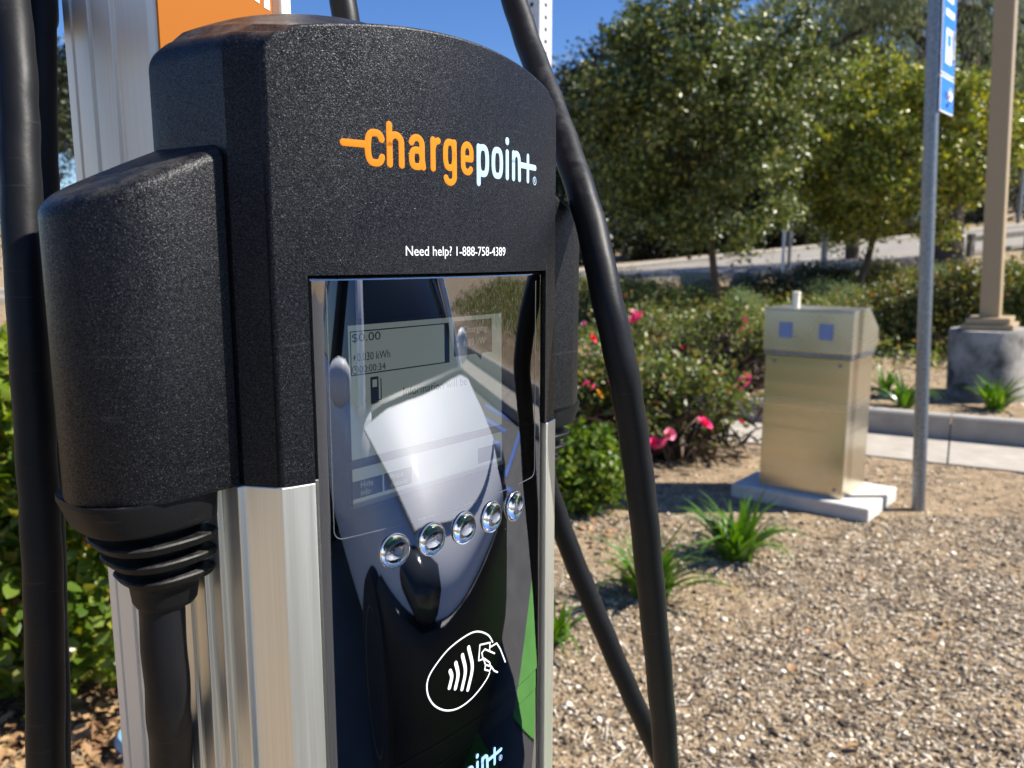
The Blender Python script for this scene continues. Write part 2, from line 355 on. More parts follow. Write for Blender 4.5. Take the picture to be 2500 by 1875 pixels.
def terr(x, y):
    x = np.asarray(x, float); y = np.asarray(y, float)
    q = QX * x + QY * y
    bed = np.where(q > 7.3, .16 + np.clip(q - 7.36, 0, 12) * .05, 0) * sstep(7.25, 7.4, q)
    ny = near_y(x); w = sstep(ny - 5.5, ny - .2, y)
    z = bed * (1 - w) + road_z(x, y) * w
    fy = far_y(x); z = z + np.clip(y - fy - 2, 0, 25) * .03
    z = z + 34 * sstep(70, 260, y) * sstep(35, 130, x) + 7 * sstep(90, 220, y)
    return z
CP, SP = math.cos(PITCH), math.sin(PITCH)
def ray(px, py):
    """direction of the photograph's ray through (px, py) of a 2212 px wide copy"""
    X = (px * 2500 / 2212 - 1250) / F_SRC; Y = -(py * 2500 / 2212 - 937.5) / F_SRC
    return np.array([X, CP + Y * SP, -SP + Y * CP])
def at(px, py):
    """where that ray meets the ground"""
    r = ray(px, py); d = 1.5
    while d < 300:
        p = r * d
        if p[2] + H <= terr(p[0], p[1]): return Vector((p[0], p[1], float(terr(p[0], p[1]))))
        d *= 1.004
    return Vector((r[0] * d, r[1] * d, 0))
def at_d(px, py, y):
    r = ray(px, py); p = r * (y / r[1]); return Vector((p[0], p[1], p[2] + H))
def at_zc(px, py, zc):
    r = ray(px, py); return Vector((r[0] * zc, r[1] * zc, r[2] * zc + H))

xs = np.unique(np.concatenate([np.linspace(-320, -12, 40), np.linspace(-12, 24, 160), np.linspace(24, 420, 70)]))
ys = np.unique(np.concatenate([np.linspace(-120, -1, 24), np.linspace(-1, 12, 90), np.linspace(12, 60, 90), np.linspace(60, 700, 60)]))
XX, YY = np.meshgrid(xs, ys); ZZ = terr(XX, YY)
inroad = (YY > near_y(XX) + .3) & (YY < far_y(XX) + 1.7)
ZZ = ZZ - .12 * inroad
LS, LT = to_local(XX, YY); ZZ = np.where((-LT > .22) & (YY < 60), ZZ - .3, ZZ)
qq = QX * XX + QY * YY; ZZ = np.where((qq > 6.45) & (qq < 7.25), ZZ - .05, ZZ)
nx = len(xs); idx = np.arange(XX.size).reshape(XX.shape)
FF = np.stack([idx[:-1, :-1], idx[:-1, 1:], idx[1:, 1:], idx[1:, :-1]], -1).reshape(-1, 4)
tag(link('ground', np_mesh('ground', np.stack([XX.ravel(), YY.ravel(), ZZ.ravel()], 1), FF, M['soil'], True)), kind='structure')

# road beyond the bed, its far pavement
def strip(name, m, e0, e1, lift, z_fn, n=80, x0=-58, x1=68):
    X0 = np.linspace(x0, x1, n); rows = []
    for k in range(7):
        f = k / 6; yy = (1 - f) * e0(X0) + f * e1(X0); rows.append(np.stack([X0, yy, z_fn(X0, yy) + lift], 1))
    V = np.concatenate(rows); idx = np.arange(7 * n).reshape(7, n)
    Fc = np.stack([idx[:-1, :-1], idx[:-1, 1:], idx[1:, 1:], idx[1:, :-1]], -1).reshape(-1, 4)
    return tag(link(name, np_mesh(name, V, Fc, m, True)), kind='structure')
strip('road', M['road'], near_y, far_y, .0, terr)
strip('pavement', M['concrete'], lambda x: far_y(x) + .15, lambda x: far_y(x) + 2.6, .14, terr)
kb = MB(); X0 = np.linspace(-58, 68, 80)
for f0, f1 in ((far_y, .0), (near_y, -.15)):
    rings = []
    for x in X0:
        y = float(f0(x)) + f1; z = float(terr(x, y))
        rings.append([(x, y, z - .2), (x, y + .15, z - .2), (x, y + .15, z + .146), (x, y, z + .146)])
    kb.loft(rings)
tag(kb.build('road_kerb', M['concrete']), kind='structure')
ln = MB()
for x in np.arange(-30, 60, 5.0):
    a = [];
    for xx in (x, x + 2.2):
        ym = .5 * (float(near_y(xx)) + float(far_y(xx)))
        a.append((xx, ym - .06, float(terr(xx, ym - .06)) + .012)); a.append((xx, ym + .06, float(terr(xx, ym + .06)) + .012))
    ln.add([a[0], a[2], a[3], a[1]], [(0, 1, 2, 3)])
tag(ln.build('lane_marking', M['white_paint']), kind='structure')

# walk and kerb between mulch and planting bed
def qpt(q, w, z): return (QX * q + QY * w, QY * q - QX * w, z)       # w runs along the kerb, to the right
walk = MB()
for w0 in np.arange(-24, 26, 1.5):                                  # slabs with open joints
    walk.loft([[qpt(6.335, w0 + .006, z), qpt(6.335, w0 + 1.494, z), qpt(7.205, w0 + 1.494, z), qpt(7.205, w0 + .006, z)] for z in (-.1, .012)])
tag(walk.build('walkway', M['concrete']), kind='structure')
kr = MB()
for w0 in np.arange(-24, 26, 3.0):
    prof = [(7.21, -.1), (7.21, .185), (7.222, .200), (7.345, .200), (7.36, .188), (7.36, -.1)]
    kr.loft([[qpt(q, w0 + .004, z) for q, z in prof], [qpt(q, w0 + 2.996, z) for q, z in prof]])
tag(kr.build('bed_kerb', M['concrete_kerb']), kind='structure')

# car park to the right of the charger
def lsheet(s0, s1, o0, o1, z): return [to_world(s0, -o0, z), to_world(s1, -o0, z), to_world(s1, -o1, z), to_world(s0, -o1, z)]
tag(MB().add(lsheet(-30, 45, .40, 28, -.12), [(0, 1, 2, 3)]).build('parking_lot', M['asphalt']), kind='structure')
ek = MB()
for s0 in np.arange(-24, 30, 3.0):
    prof = [(.22, -.3), (.22, .004), (.24, .02), (.385, .02), (.40, .006), (.42, -.3)]
    ek.loft([[to_world(s0 + .004, -o, z) for o, z in prof], [to_world(s0 + 2.996, -o, z) for o, z in prof]])
tag(ek.build('parking_kerb', M['concrete']), kind='structure')
pm = MB()
pm.add([to_world(a_, -b_, -.115) for a_, b_ in ((.24, .44), (1.75, .44), (1.75, 2.9), (1.42, 2.9))], [(0, 1, 2, 3)])
pm.add(lsheet(2.1, 3.6, .44, .85, -.112), [(0, 1, 2, 3)])
tag(MB().add(lsheet(-3, .28, .43, .93, -.116), [(0, 1, 2, 3)]).build('reflector_apron', M['concrete']), kind='structure')  # unseen pale apron, added for the post's front strip to reflect
tag(pm.build('green_bay_marking', M['green_paint']), kind='structure')
pb = MB()
pb.add(lsheet(4.5, 4.62, .6, 5.2, -.115), [(0, 1, 2, 3)]); pb.add(lsheet(4.8, 7.2, 2.3, 2.45, -.1145), [(0, 1, 2, 3)])
for k in range(5): pb.add(lsheet(4.9 + k * .6, 5.05 + k * .6, 3.0, 4.6, -.115), [(0, 1, 2, 3)])
tag(pb.build('blue_bay_marking', M['blue_paint']), kind='structure')

# ------------------------------------------------------------------ the charging station
W = .209; KH = .0189; KP = .0163
station = empty('charging_station', (P0[0], P0[1], 0), TH)
tag(station, 'black and silver electric vehicle charger with a lit panel under a clear cover', 'charging station')
def bul(s, k): return 4 * k * s * (W - s) / W ** 2
def zl(z): return z + H                                      # heights below are measured from eye level
CS = .1063
def arch(s): return .1037 - .0125 * ((s - CS) / .1) ** 2
SL, SR = .0056, .207
def outline(ins=0.0, n=44):
    """front outline from bottom left over the arch to bottom right"""
    a, b = SL + ins, SR - ins; r = max(.0095 - ins * .5, .003); pts = [(a, -.1001)]
    for z in (-.06, -.02, -.0082, .02, .05): pts.append((a, z))
    zt = arch(a) - ins - r
    for k in range(8):
        t = math.pi / 2 * k / 7; pts.append((a + r * (1 - math.cos(t)), zt + r * math.sin(t)))
    x0 = a + r
    for k in range(1, n): s = x0 + (b - r - x0) * k / n; pts.append((s, arch(s) - ins))
    zt = arch(b) - ins - r
    for k in range(8):
        t = math.pi / 2 * k / 7; pts.append((b - r + r * math.sin(t), zt + r * math.cos(t)))
    for z in (.05, .02, -.0082, -.02, -.06): pts.append((b, z))
    pts.append((b, -.1001)); return pts
def head_ring(ins, dt, widen=0.0, lift=0.0, flat=None):
    out = []
    for s, z in outline(ins):
        f = -bul(min(max(s, 0), W), KH) + dt if flat is None else flat
        sgn = (s - CS) / .1007
        out.append((s + widen * sgn, f, zl(z + (lift * sstep(.03, .09, z) * max(0, 1 - ((s - CS) / .104) ** 2) ** .8 if lift else 0))))
    return out
hd = MB()
rings = [head_ring(.0014, 0), head_ring(.0008, .00018), head_ring(.0003, .0006), head_ring(0, .0014), head_ring(0, .0026)]
def mixr(a, b, f): return [tuple(p[i] * (1 - f) + q[i] * f for i in range(3)) for p, q in zip(a, b)]
r_b = head_ring(0, 0, .0081, .0050, .0140); rings += [mixr(rings[-1], r_b, .5), r_b]
for t, wd, lf, ins in ((.022, .0081, .0082, 0), (.032, .0081, .0122, 0), (.045, .0081, .0166, 0), (.058, .0081, .0196, 0), (.070, .0081, .0208, .0003), (.079, .0079, .0205, .0018), (.086, .0076, .019, .0050), (.0895, .0070, .017, .0085), (.091, .006, .014, .0125)):
    rings.append(head_ring(ins, 0, wd, lf, t))
hd.loft(rings, cap0=False, cap1=True)
# front skin with the cut-out for the display
RL, RR, RZ = .0202, .1900, -.0082
fo = [p for p in outline(.0014)]
top = [p for p in fo if p[1] > .02]
def edge_z(s):
    S_ = [p[0] for p in top]; Z_ = [p[1] for p in top]; return float(np.interp(s, S_, Z_))
cols = sorted(set([p[0] for p in top] + [RL, RR] + list(np.linspace(RL, RR, 30))))
cols = [c for i, c in enumerate(cols) if i == 0 or c - cols[i - 1] > 1e-6]
sk = MB(); a, b = fo[0][0], fo[-1][0]
for s0, s1 in zip(cols[:-1], cols[1:]):
    mid = .5 * (s0 + s1); lo = RZ if RL < mid < RR else -.1001
    f0, f1 = -bul(s0, KH), -bul(s1, KH)
    zs0 = [lo, .02, edge_z(s0) if s0 > a + 1e-6 else .05 * 0 + edge_z(s0)]; zs1 = [lo, .02, edge_z(s1)]
    for k in range(2): sk.add([(s0, f0, zl(zs0[k])), (s1, f1, zl(zs1[k])), (s1, f1, zl(zs1[k + 1])), (s0, f0, zl(zs0[k + 1]))], [(0, 1, 2, 3)])
    if RL < mid < RR:
        sk.add([(s0, f0, zl(RZ)), (s1, f1, zl(RZ)), (s1, f1 + .009, zl(RZ)), (s0, f0 + .009, zl(RZ))], [(0, 1, 2, 3)])
for s_ in (RL, RR):
    f0 = -bul(s_, KH); sk.add([(s_, f0, zl(RZ)), (s_, f0, zl(-.1001)), (s_, f0 + .009, zl(-.1001)), (s_, f0 + .009, zl(RZ))], [(0, 1, 2, 3)])
SKN = (list(sk.V), list(sk.F))
head = link('head_cover', mesh('head_cover', hd.V, hd.F, M['head']), station)
import bmesh
bm = bmesh.new(); bm.from_mesh(head.data); bmesh.ops.remove_doubles(bm, verts=bm.verts, dist=1e-5); bmesh.ops.recalc_face_normals(bm, faces=bm.faces)
bm2 = bmesh.new(); sm_ = mesh('skin', SKN[0], SKN[1], None); bm2.from_mesh(sm_); bmesh.ops.remove_doubles(bm2, verts=bm2.verts, dist=1e-5); bm2.to_mesh(sm_); bm2.free()
bm.from_mesh(sm_); bm.to_mesh(head.data); bm.free(); bpy.data.meshes.remove(sm_); head.data.shade_smooth(); head.data.set_sharp_from_angle(angle=R(30))

# side holsters
def offs(poly, d):
    out = []; n = len(poly)
    for i in range(n):
        p, q, r = Vector(poly[i - 1]), Vector(poly[i]), Vector(poly[(i + 1) % n])
        e0, e1 = (q - p).normalized(), (r - q).normalized(); n0, n1 = Vector((-e0.y, e0.x)), Vector((-e1.y, e1.x))
        b_ = (n0 + n1); b_ = b_ / max(b_.length_squared / 2, .4); out.append(tuple(q + b_ * d))
    return out
def arc(cx, cy, r, a0, a1, n): return [(cx + r * math.cos(R(a0 + (a1 - a0) * k / n)), cy + r * math.sin(R(a0 + (a1 - a0) * k / n))) for k in range(n + 1)]
hol = [(.004, .0185), (-.0026, .0185), (-.0036, .0160), (-.012, .0158), (-.024, .0158)] + [(p.x, p.y) for p in spline([(-.036, .0158, 0), (-.0468, .0193, 0), (-.0548, .0253, 0), (-.0607, .0325, 0), (-.0637, .0405, 0), (-.0638, .0490, 0), (-.0607, .0580, 0), (-.0535, .0670, 0), (-.042, .0735, 0), (-.02, .0775, 0)], 3)] + [(.004, .078)]
def htop(s, t): return .0475 + .44 * s - 2.2 * s * s * 0 + .03 * (t - .016)
def holster_rings(pl):
    rr = []
    for ins, z in ((.0022, -.1010), (.0006, -.1006), (0, -.0990)):
        rr.append([(x, y, zl(z)) for x, y in offs(pl, -ins * HS)])
    rr.append([(x, y, zl(-.04)) for x, y in pl])
    r_ = .0058
    for k in range(6):
        a_ = math.pi / 2 * k / 5; ins = r_ * (1 - math.cos(a_)); dz = -r_ + r_ * math.sin(a_)
        rr.append([(x, y, zl(htop(x, y) + dz)) for x, y in offs(pl, -ins * HS)])
    return rr
area = sum(hol[i - 1][0] * hol[i][1] - hol[i][0] * hol[i - 1][1] for i in range(len(hol)))
HS = 1 if area < 0 else -1
hb = MB(); hb.loft(holster_rings(hol))
def ell(L_, R_, F_, B_, z, n=40):
    cx, cy, a_, b_ = (L_ + R_) / 2, (F_ + B_) / 2, (R_ - L_) / 2, (B_ - F_) / 2; out = []
    for k in range(n):
        t = 2 * math.pi * k / n; c, s_ = math.cos(t), math.sin(t); e = .72
        out.append((cx + a_ * math.copysign(abs(c) ** e, c), cy + b_ * math.copysign(abs(s_) ** e, s_), zl(z)))
    return out
boot_rings = [(-.0638, -.0036, .0180, .078, -.1002), (-.0640, -.0032, .0180, .078, -.1022), (-.0596, -.0034, .0200, .0755, -.1138), (-.0588, -.0040, .0208, .0745, -.1148)]
for k_ in range(3):                                              # three flat topped fins with deep gaps between
    zt_ = -.1202 - .0088 * k_; f_ = k_ / 2
    L_, R_, F_, B_ = -.0548 + .0085 * f_, -.0034 - .0024 * f_, .0212 + .0046 * f_, .070 - .0075 * f_
    boot_rings += [(-.043 + .003 * f_, -.014, .0310, .061, zt_ + .0052), (-.042 + .003 * f_, -.014, .0315, .060, zt_ - .0002), (L_ + .0006, R_ - .0006, F_ + .0006, B_ - .0006, zt_ - .0003), (L_, R_, F_, B_, zt_ - .0010), (L_ + .0020, R_ - .0008, F_ + .0012, B_ - .0012, zt_ - .0040), (L_ + .0034, R_ - .0020, F_ + .0022, B_ - .0022, zt_ - .0046)]
boot_rings += [(-.0412, -.0118, .0300, .059, -.1438), (-.0405, -.0126, .0310, .0580, -.1450), (-.0396, -.0138, .0325, .0570, -.1530), (-.0385, -.0152, .0340, .0555, -.1552), (-.0370, -.0180, .036, .053, -.1556)]
bb = MB(); bb.loft([ell(*r_) for r_ in boot_rings])
CAX = (-.0285, .0450)
def mirror(V): return [(W + .0042 - v[0], v[1], v[2]) for v in V]
for side in (0, 1):
    for nm, src, mm in (('holster', hb, M['holster']), ('cable_boot', bb, M['rubber'])):
        V = mirror(src.V) if side else src.V; Fc = [f[::-1] for f in src.F] if side else src.F
        link(nm, mesh(nm, V, Fc, mm, True, 36 if nm == 'holster' else 22), station)

# extruded aluminium post under the head
left = [(.0204, -.0066), (.0130, -.0046), (.0056, -.0023), (-.0025, .0140), (-.0058, .0140), (-.0060, .0273), (-.0088, .0273), (-.0088, .0373), (-.0112, .0373), (-.0110, .0470), (-.0096, .0474), (-.0096, .0515), (-.0112, .0519), (-.0112, .0590), (-.0126, .0594), (-.0126, .086), (-.004, .094)]
right = [(W + .0026 - s_, t_) for s_, t_ in left]
prof = [(.0206, .022)] + left + [(W + .0026 - s_, t_) for s_, t_ in left[::-1]] + [(W + .0026 - .0206, .022)]
po = MB().prism(prof, -.02, zl(-.1003)).build('post', M['alu'], station)
bv = po.modifiers.new('bevel', 'BEVEL'); bv.width = .0006; bv.segments = 2; bv.limit_method = 'ANGLE'; bv.angle_limit = R(20)
MB().box((-.03, -.03, -.03), (W + .03, .30, .012), bev=.004).build('base_plate', M['alu'], station)

# clear cover, display tray, lower panels
def sheet(k, s0, s1, z0, z1, off, ns=40, nz=2, edge=0.004):
    """curved sheet on the panel surface with its side edges rolled back"""
    S_ = np.linspace(s0, s1, ns); V = []; Fc = []
    for j in range(nz + 1):
        z = z0 + (z1 - z0) * j / nz
        for s_ in S_:
            e = max(0, edge - (s_ - s0), edge - (s1 - s_)) / edge if edge else 0
            V.append((s_, -bul(s_, k) + off + edge * .9 * e * e, zl(z)))
    for j in range(nz):
        for i in range(ns - 1): Fc.append((j * ns + i, j * ns + i + 1, (j + 1) * ns + i + 1, (j + 1) * ns + i))
    return V, Fc
PL, PR = .0216, .1885
V, Fc = sheet(KP, PL, PR, -.2556, -.0106, 0, 90)
cv = MB().add(V, Fc)
S_ = np.linspace(PL, PR, 90)                                       # rolled top lip of the cover
for k in range(5):
    a0, a1 = k / 5 * math.pi / 2, (k + 1) / 5 * math.pi / 2
    for s0, s1 in zip(S_[:-1], S_[1:]):
        q = []
        for s_, a_ in ((s0, a0), (s1, a0), (s1, a1), (s0, a1)):
            q.append((s_, -bul(s_, KP) + .002 * (1 - math.cos(a_)), zl(-.0106 + .002 * math.sin(a_))))
        cv.add(q, [(0, 1, 2, 3)])
pc = cv.build('panel_cover', M['cover'], station, True, 60)
V, Fc = sheet(KP, PL + .0004, PR - .0004, -.2553, -.1308, .0016, 60)
MB().add(V, Fc).build('panel_backing', M['gloss_black'], station, True, 60)
tray = MB()                                                         # dark tray behind the display window
zt, zb, sl, sr, td = -.0092, -.1300, .0240, .1860, .0126
tray.add([(sl, td, zl(zb)), (sr, td, zl(zb)), (sr, td, zl(zt)), (sl, td, zl(zt))], [(0, 1, 2, 3)])
for s0, s1 in ((sl, sl), (sr, sr)): tray.add([(s0, td, zl(zb)), (s0, td, zl(zt)), (s0, -bul(s0, KP) + .0012, zl(zt)), (s0, -bul(s0, KP) + .0012, zl(zb))], [(0, 1, 2, 3)])
for z in (zt, zb):
    ss = np.linspace(sl, sr, 24)
    for s0, s1 in zip(ss[:-1], ss[1:]): tray.add([(s0, td, zl(z)), (s1, td, zl(z)), (s1, -bul(s1, KP) + .0012, zl(z)), (s0, -bul(s0, KP) + .0012, zl(z))], [(0, 1, 2, 3)])
tray.build('display_tray', M['deep_black'], station)
V, Fc = sheet(KP, PL, PR, -.2684, -.2562, .0003, 60); MB().add(V, Fc).build('trim_strip', M['cover'], station, True, 60)
V, Fc = sheet(KP, PL, PR, -H, -.2690, .0006, 60); MB().add(V, Fc).build('lower_panel', M['cover'], station, True, 60)
V, Fc = sheet(KP, PL + .0004, PR - .0004, -H, -.2558, .0026, 60); MB().add(V, Fc).build('lower_backing', M['gloss_black'], station, True, 60)
def on(k, s_, z, off=0): return Vector((s_, -bul(s_, k) - off, zl(z)))
# thin grey bead drawn for the glass-edge highlight round the display window
bd = [(.0290, -.014), (.0287, -.06), (.0286, -.122)] + [(.0286 + .0045 * (1 - math.cos(a_)), -.125 - .0045 * math.sin(a_)) for a_ in np.linspace(0, math.pi / 2, 6)] + [(.05, -.1296), (.08, -.1298), (.11, -.13), (.14, -.13), (.165, -.13)] + [(.1725 + .0045 * math.sin(a_), -.1255 - .0045 * math.cos(a_)) for a_ in np.linspace(0, math.pi / 2, 6)] + [(.1772, -.09), (.1772, -.05), (.1775, -.014)]
MB().tube([on(KP, *p) for p in bd], .00022, 6).build('window_edge_highlight', M['bead'], station, True)

# the display
lz = .0119
disp = MB().box((.0552, lz, zl(-.1222)), (.1708, lz + .0006, zl(-.0332))).build('display', M['lcd'], station)
fr = MB()
for a_, b_ in (((.0532, -.1236), (.0551, -.0312)), ((.1709, -.1236), (.1728, -.0312)), ((.0552, -.0331), (.1708, -.0312))): fr.box((a_[0], lz - .0012, zl(a_[1])), (b_[0], lz + .0008, zl(b_[1])))
fr.build('display_frame', M['deep_black'], station)
MB().box((.0552, lz - .0012, zl(-.1246)), (.1708, lz + .0005, zl(-.1224))).build('display_foil_edge', M['lcd_line'], station)
def ink(name, rects, m, off=.0002):
    b_ = MB()
    for s0, z0, s1, z1 in rects: b_.box((s0, lz - off, zl(z0)), (s1, lz - off + .0001, zl(z1)))
    return b_.build(name, m, station)
def frame_rects(s0, z0, s1, z1, w): return [(s0, z0, s1, z0 + w), (s0, z1 - w, s1, z1), (s0, z0 + w, s0 + w, z1 - w), (s1 - w, z0 + w, s1, z1 - w)]
ink('price_frame', frame_rects(.0570, -.0580, .1230, -.0360, .0006) + [(.1225, -.058, .1262, -.036)], M['lcd_dark'])
ink('status_box', [(.1298, -.0552, .1620, -.0356)], M['lcd_mid'])
MB().add([(.148, lz - .0002, zl(-.0552)), (.1535, lz - .0002, zl(-.0552)), (.1520, lz - .0002, zl(-.0590))], [(0, 1, 2)]).build('status_box_tail', M['lcd_mid'], station)
ink('soft_key', [(.0555, -.1203, .0755, -.1112)], M['lcd_mid']); ink('soft_key', [(.0766, -.1203, .0960, -.1112)], M['lcd_mid'])
ink('soft_key', [(.1490, -.1203, .1695, -.1112)], M['lcd_mid'])
ink('pump_symbol', [(.0692, -.0735, .0745, -.0598), (.0758, -.072, .0764, -.061), (.0745, -.0722, .0764, -.0716)], M['lcd_mid'])
ink('pump_symbol_window', [(.0704, -.0650, .0733, -.0612)], M['lcd'], .0004)
def text_mesh(body):
    cu = bpy.data.curves.new('text', 'FONT'); cu.body = body; cu.resolution_u = 4
    o = bpy.data.objects.new('text', cu); col.objects.link(o); dg = bpy.context.evaluated_depsgraph_get()
    me = bpy.data.meshes.new_from_object(o.evaluated_get(dg)); bpy.data.objects.remove(o); return me
def lettering(name, body, box, m, place, bold=0):
    """text stretched into box = (s0, z0, s1, z1) of the ink"""
    me = text_mesh(body); co = np.empty(len(me.vertices) * 3); me.vertices.foreach_get('co', co); co = co.reshape(-1, 3)
    lo, hi = co.min(0), co.max(0); s0, z0, s1, z1 = box
    S_ = s0 + (co[:, 0] - lo[0]) / (hi[0] - lo[0]) * (s1 - s0); Z_ = z0 + (co[:, 1] - lo[1]) / (hi[1] - lo[1]) * (z1 - z0)
    P = np.array([tuple(place(a_, b_)) for a_, b_ in zip(S_, Z_)]); me.vertices.foreach_set('co', P.ravel())
    me.materials.clear(); me.materials.append(m); me.name = name; me.update()
    return link(name, me, station)
lcdp = lambda s_, z: Vector((s_, lz - .0004, zl(z)))
headp = lambda s_, z: on(KH, s_, z, .0003)
lettering('help_lettering', 'Need help? 1-888-758-4389', (.0683, -.0012, .1401, .0048), M['white_paint'], headp)
lettering('price_lettering', '$0.00', (.0580, -.0420, .0764, -.0372), M['lcd_dark'], lcdp)
lettering('energy_lettering', '0.030 kWh', (.0610, -.0510, .0825, -.0470), M['lcd_dark'], lcdp)
lettering('time_lettering', '00:00:34', (.0622, -.0568, .0792, -.0533), M['lcd_dark'], lcdp)
lettering('status_lettering', 'Charging', (.1368, -.0437, .1573, -.0388), M['lcd'], lcdp)
lettering('power_lettering', '6.99 kW', (.1375, -.0500, .1560, -.0460), M['lcd'], lcdp)
lettering('message_lettering', 'Information will be', (.0911, -.0722, .1400, -.0676), M['lcd_dark'], lcdp)
lettering('key_lettering', 'Hide\ninfo', (.0609, -.1192, .0690, -.1122), M['lcd'], lcdp)
lettering('key_lettering', 'Price\ndetails', (.0805, -.1192, .0925, -.1122), M['lcd'], lcdp)
bolt = [(.0592, -.0478), (.0584, -.0494), (.0590, -.0494), (.0585, -.0510), (.0602, -.0490), (.0595, -.0490), (.0600, -.0478)]
MB().add([tuple(lcdp(*p)) for p in bolt], [tuple(range(7))]).build('bolt_symbol', M['lcd_dark'], station)
MB().tube([lcdp(.0596 + .0019 * math.cos(a_), -.0551 + .0019 * math.sin(a_)) for a_ in np.linspace(0, 2 * math.pi, 20)], .0002, 5).tube([lcdp(.0596, -.0538), lcdp(.0596, -.0551), lcdp(.0606, -.0551)], .0002, 5).build('clock_symbol', M['lcd_dark'], station)
MB().add([tuple(lcdp(s_ + .0735, z + .0)) for s_, z in bolt], [tuple(range(7))]).build('bolt_symbol', M['lcd'], station)

# brand word made of rounded strokes laid on the surface
def stroke(mb, k, pts, w, th=.00007, n=10):
    """a rounded bar, w wide and th proud, following the curved face"""
    P = [Vector(p) for p in pts]; Q = [P[0]]
    for p in P[1:]:
        L_ = (p - Q[-1]).length; m_ = max(1, int(L_ / (w * .35)))
        q0 = Q[-1]
        for i in range(1, m_ + 1): Q.append(q0.lerp(p, i / m_))
    d0 = (Q[0] - Q[1]).normalized(); d1 = (Q[-1] - Q[-2]).normalized(); ext = []; r = w / 2
    head_ = [(Q[0] + d0 * r * math.cos(a_), math.sin(a_)) for a_ in (.12, .45, .85, 1.25)]
    tail_ = [(Q[-1] + d1 * r * math.cos(a_), math.sin(a_)) for a_ in (1.25, .85, .45, .12)]
    seq = head_ + [(q, 1) for q in Q] + tail_; V = []
    for i, (q, f) in enumerate(seq):
        a_ = seq[max(i - 1, 0)][0]; b_ = seq[min(i + 1, len(seq) - 1)][0]; d = (b_ - a_).normalized(); nn = Vector((-d.y, d.x))
        for j in range(n):
            t = 2 * math.pi * j / n; p = q + nn * (r * f * math.cos(t)); V.append(on(k, p.x, p.y, .00005 + th * math.sin(t) * (.4 + .6 * f)))
    Fc = [(i * n + j, i * n + (j + 1) % n, (i + 1) * n + (j + 1) % n, (i + 1) * n + j) for i in range(len(seq) - 1) for j in range(n)]
    Fc += [tuple(range(n)), tuple(range((len(seq) - 1) * n, len(seq) * n))[::-1]]; mb.add(V, Fc)
def arcp(cx, cy, rx, ry, a0, a1, n=14): return [(cx + rx * math.cos(R(a0 + (a1 - a0) * i / n)), cy + ry * math.sin(R(a0 + (a1 - a0) * i / n))) for i in range(n + 1)]
def word(k, ox, oz, sc_):
    """both halves of the word; origin at the baseline, unit = metres of the large print"""
    A, B = MB(), MB(); w = .0031 * sc_
    T = lambda pts: [(ox + x * sc_, oz + z * sc_) for x, z in pts]
    h2 = w / sc_ / 2; x_h = .0161 - h2; b0 = h2
    def S(mb, pts, ww=w): stroke(mb, k, T(pts), ww)
    def oval(x0, x1, a0, a1, z0=b0, z1=x_h):
        """rounded-rectangle bowl, angles run round a stadium"""
        cx = (x0 + x1) / 2; rx = (x1 - x0) / 2; r = min(rx, (z1 - z0) / 2); pts = []
        for i in range(33):
            a_ = a0 + (a1 - a0) * i / 32; c, s_ = math.cos(R(a_)), math.sin(R(a_))
            e = math.copysign(abs(s_) ** .8, s_); pts.append((cx + rx * math.copysign(abs(c) ** .62, c), (z0 + z1) / 2 + (z1 - z0) / 2 * e))
        return pts
    S(A, [(.0012, .0092), (.0120, .0092)])                               # plug bar
    S(A, oval(.0129, .0203, 32, 328))                                     # c
    S(A, [(.0240, b0), (.0240, .0203 - h2)]); S(A, [(.0240, .0095)] + arcp(.0272, .0112, .0032, .0034, 180, 0) + [(.0304, b0)])   # h
    S(A, arcp(.0391, .0115, .0031, .0031, 165, 0) + [(.0422, .0045), (.0428, b0)]); S(A, oval(.0361, .0420, 15, 345, b0, .0090))     # a
    S(A, [(.0488, b0), (.0488, x_h)]); S(A, [(.0488, .0105), (.0500, .0138), (.0522, .0144)])                                   # r
    S(A, oval(.0568, .0628, 0, 360, .0026, x_h)); S(A, [(.0628, x_h), (.0628, -.0012)] + arcp(.0598, -.0012, .0030, .0031, 0, -160))  # g
    S(A, [(.0690, .0079), (.0750, .0079)]); S(A, [(.0750, .0079)] + arcp(.0720, .0108, .0031, .0038, -10, 180) + [(.0689, .0055)] + arcp(.0720, .0048, .0031, .0033, 180, 325))   # e
    S(B, [(.0806, x_h), (.0806, -.0047 + h2)]); S(B, oval(.0806, .0876, 175, -175))                                             # p
    S(B, oval(.0928, .1000, 0, 360))                                     # o
    S(B, [(.1056, b0), (.1056, x_h - .0002)]); S(B, [(.1056, .0197), (.1056, .0203)], w * 1.12)                                   # i
    S(B, [(.1119, b0), (.1119, x_h)]); S(B, [(.1119, .0098)] + arcp(.1149, .0112, .0030, .0034, 180, 0) + [(.1182, b0)])            # n
    S(B, [(.1278, b0), (.1278, x_h)], w * .95); S(B, [(.1180, .0092), (.1368, .0092)])                                           # plus
    S(B, [(ox * 0 + .1362 + .0021 * math.cos(a_), .0021 + .0021 * math.sin(a_)) for a_ in np.linspace(0, 2 * math.pi * .97, 18)], w * .16)
    S(B, [(.1354, .0010), (.1354, .0032), (.1368, .0032), (.1368, .0021), (.1356, .0021), (.1370, .0010)], w * .13)
    return A, B
A, B = word(KH, .0368, .0396, 1.0)
A.build('orange_lettering', M['orange_print'], station, True, 60); B.build('pale_lettering', M['pale_print'], station, True, 60)
A, B = word(KP, .0402, -.2934, .72)
B.V = [(v[0], v[1] + .0002, v[2]) for v in B.V]; A.V = [(v[0], v[1] + .0002, v[2]) for v in A.V]
A.build('lower_orange_lettering', M['orange_print'], station, True, 60); B.build('lower_blue_lettering', M['blue_print'], station, True, 60)

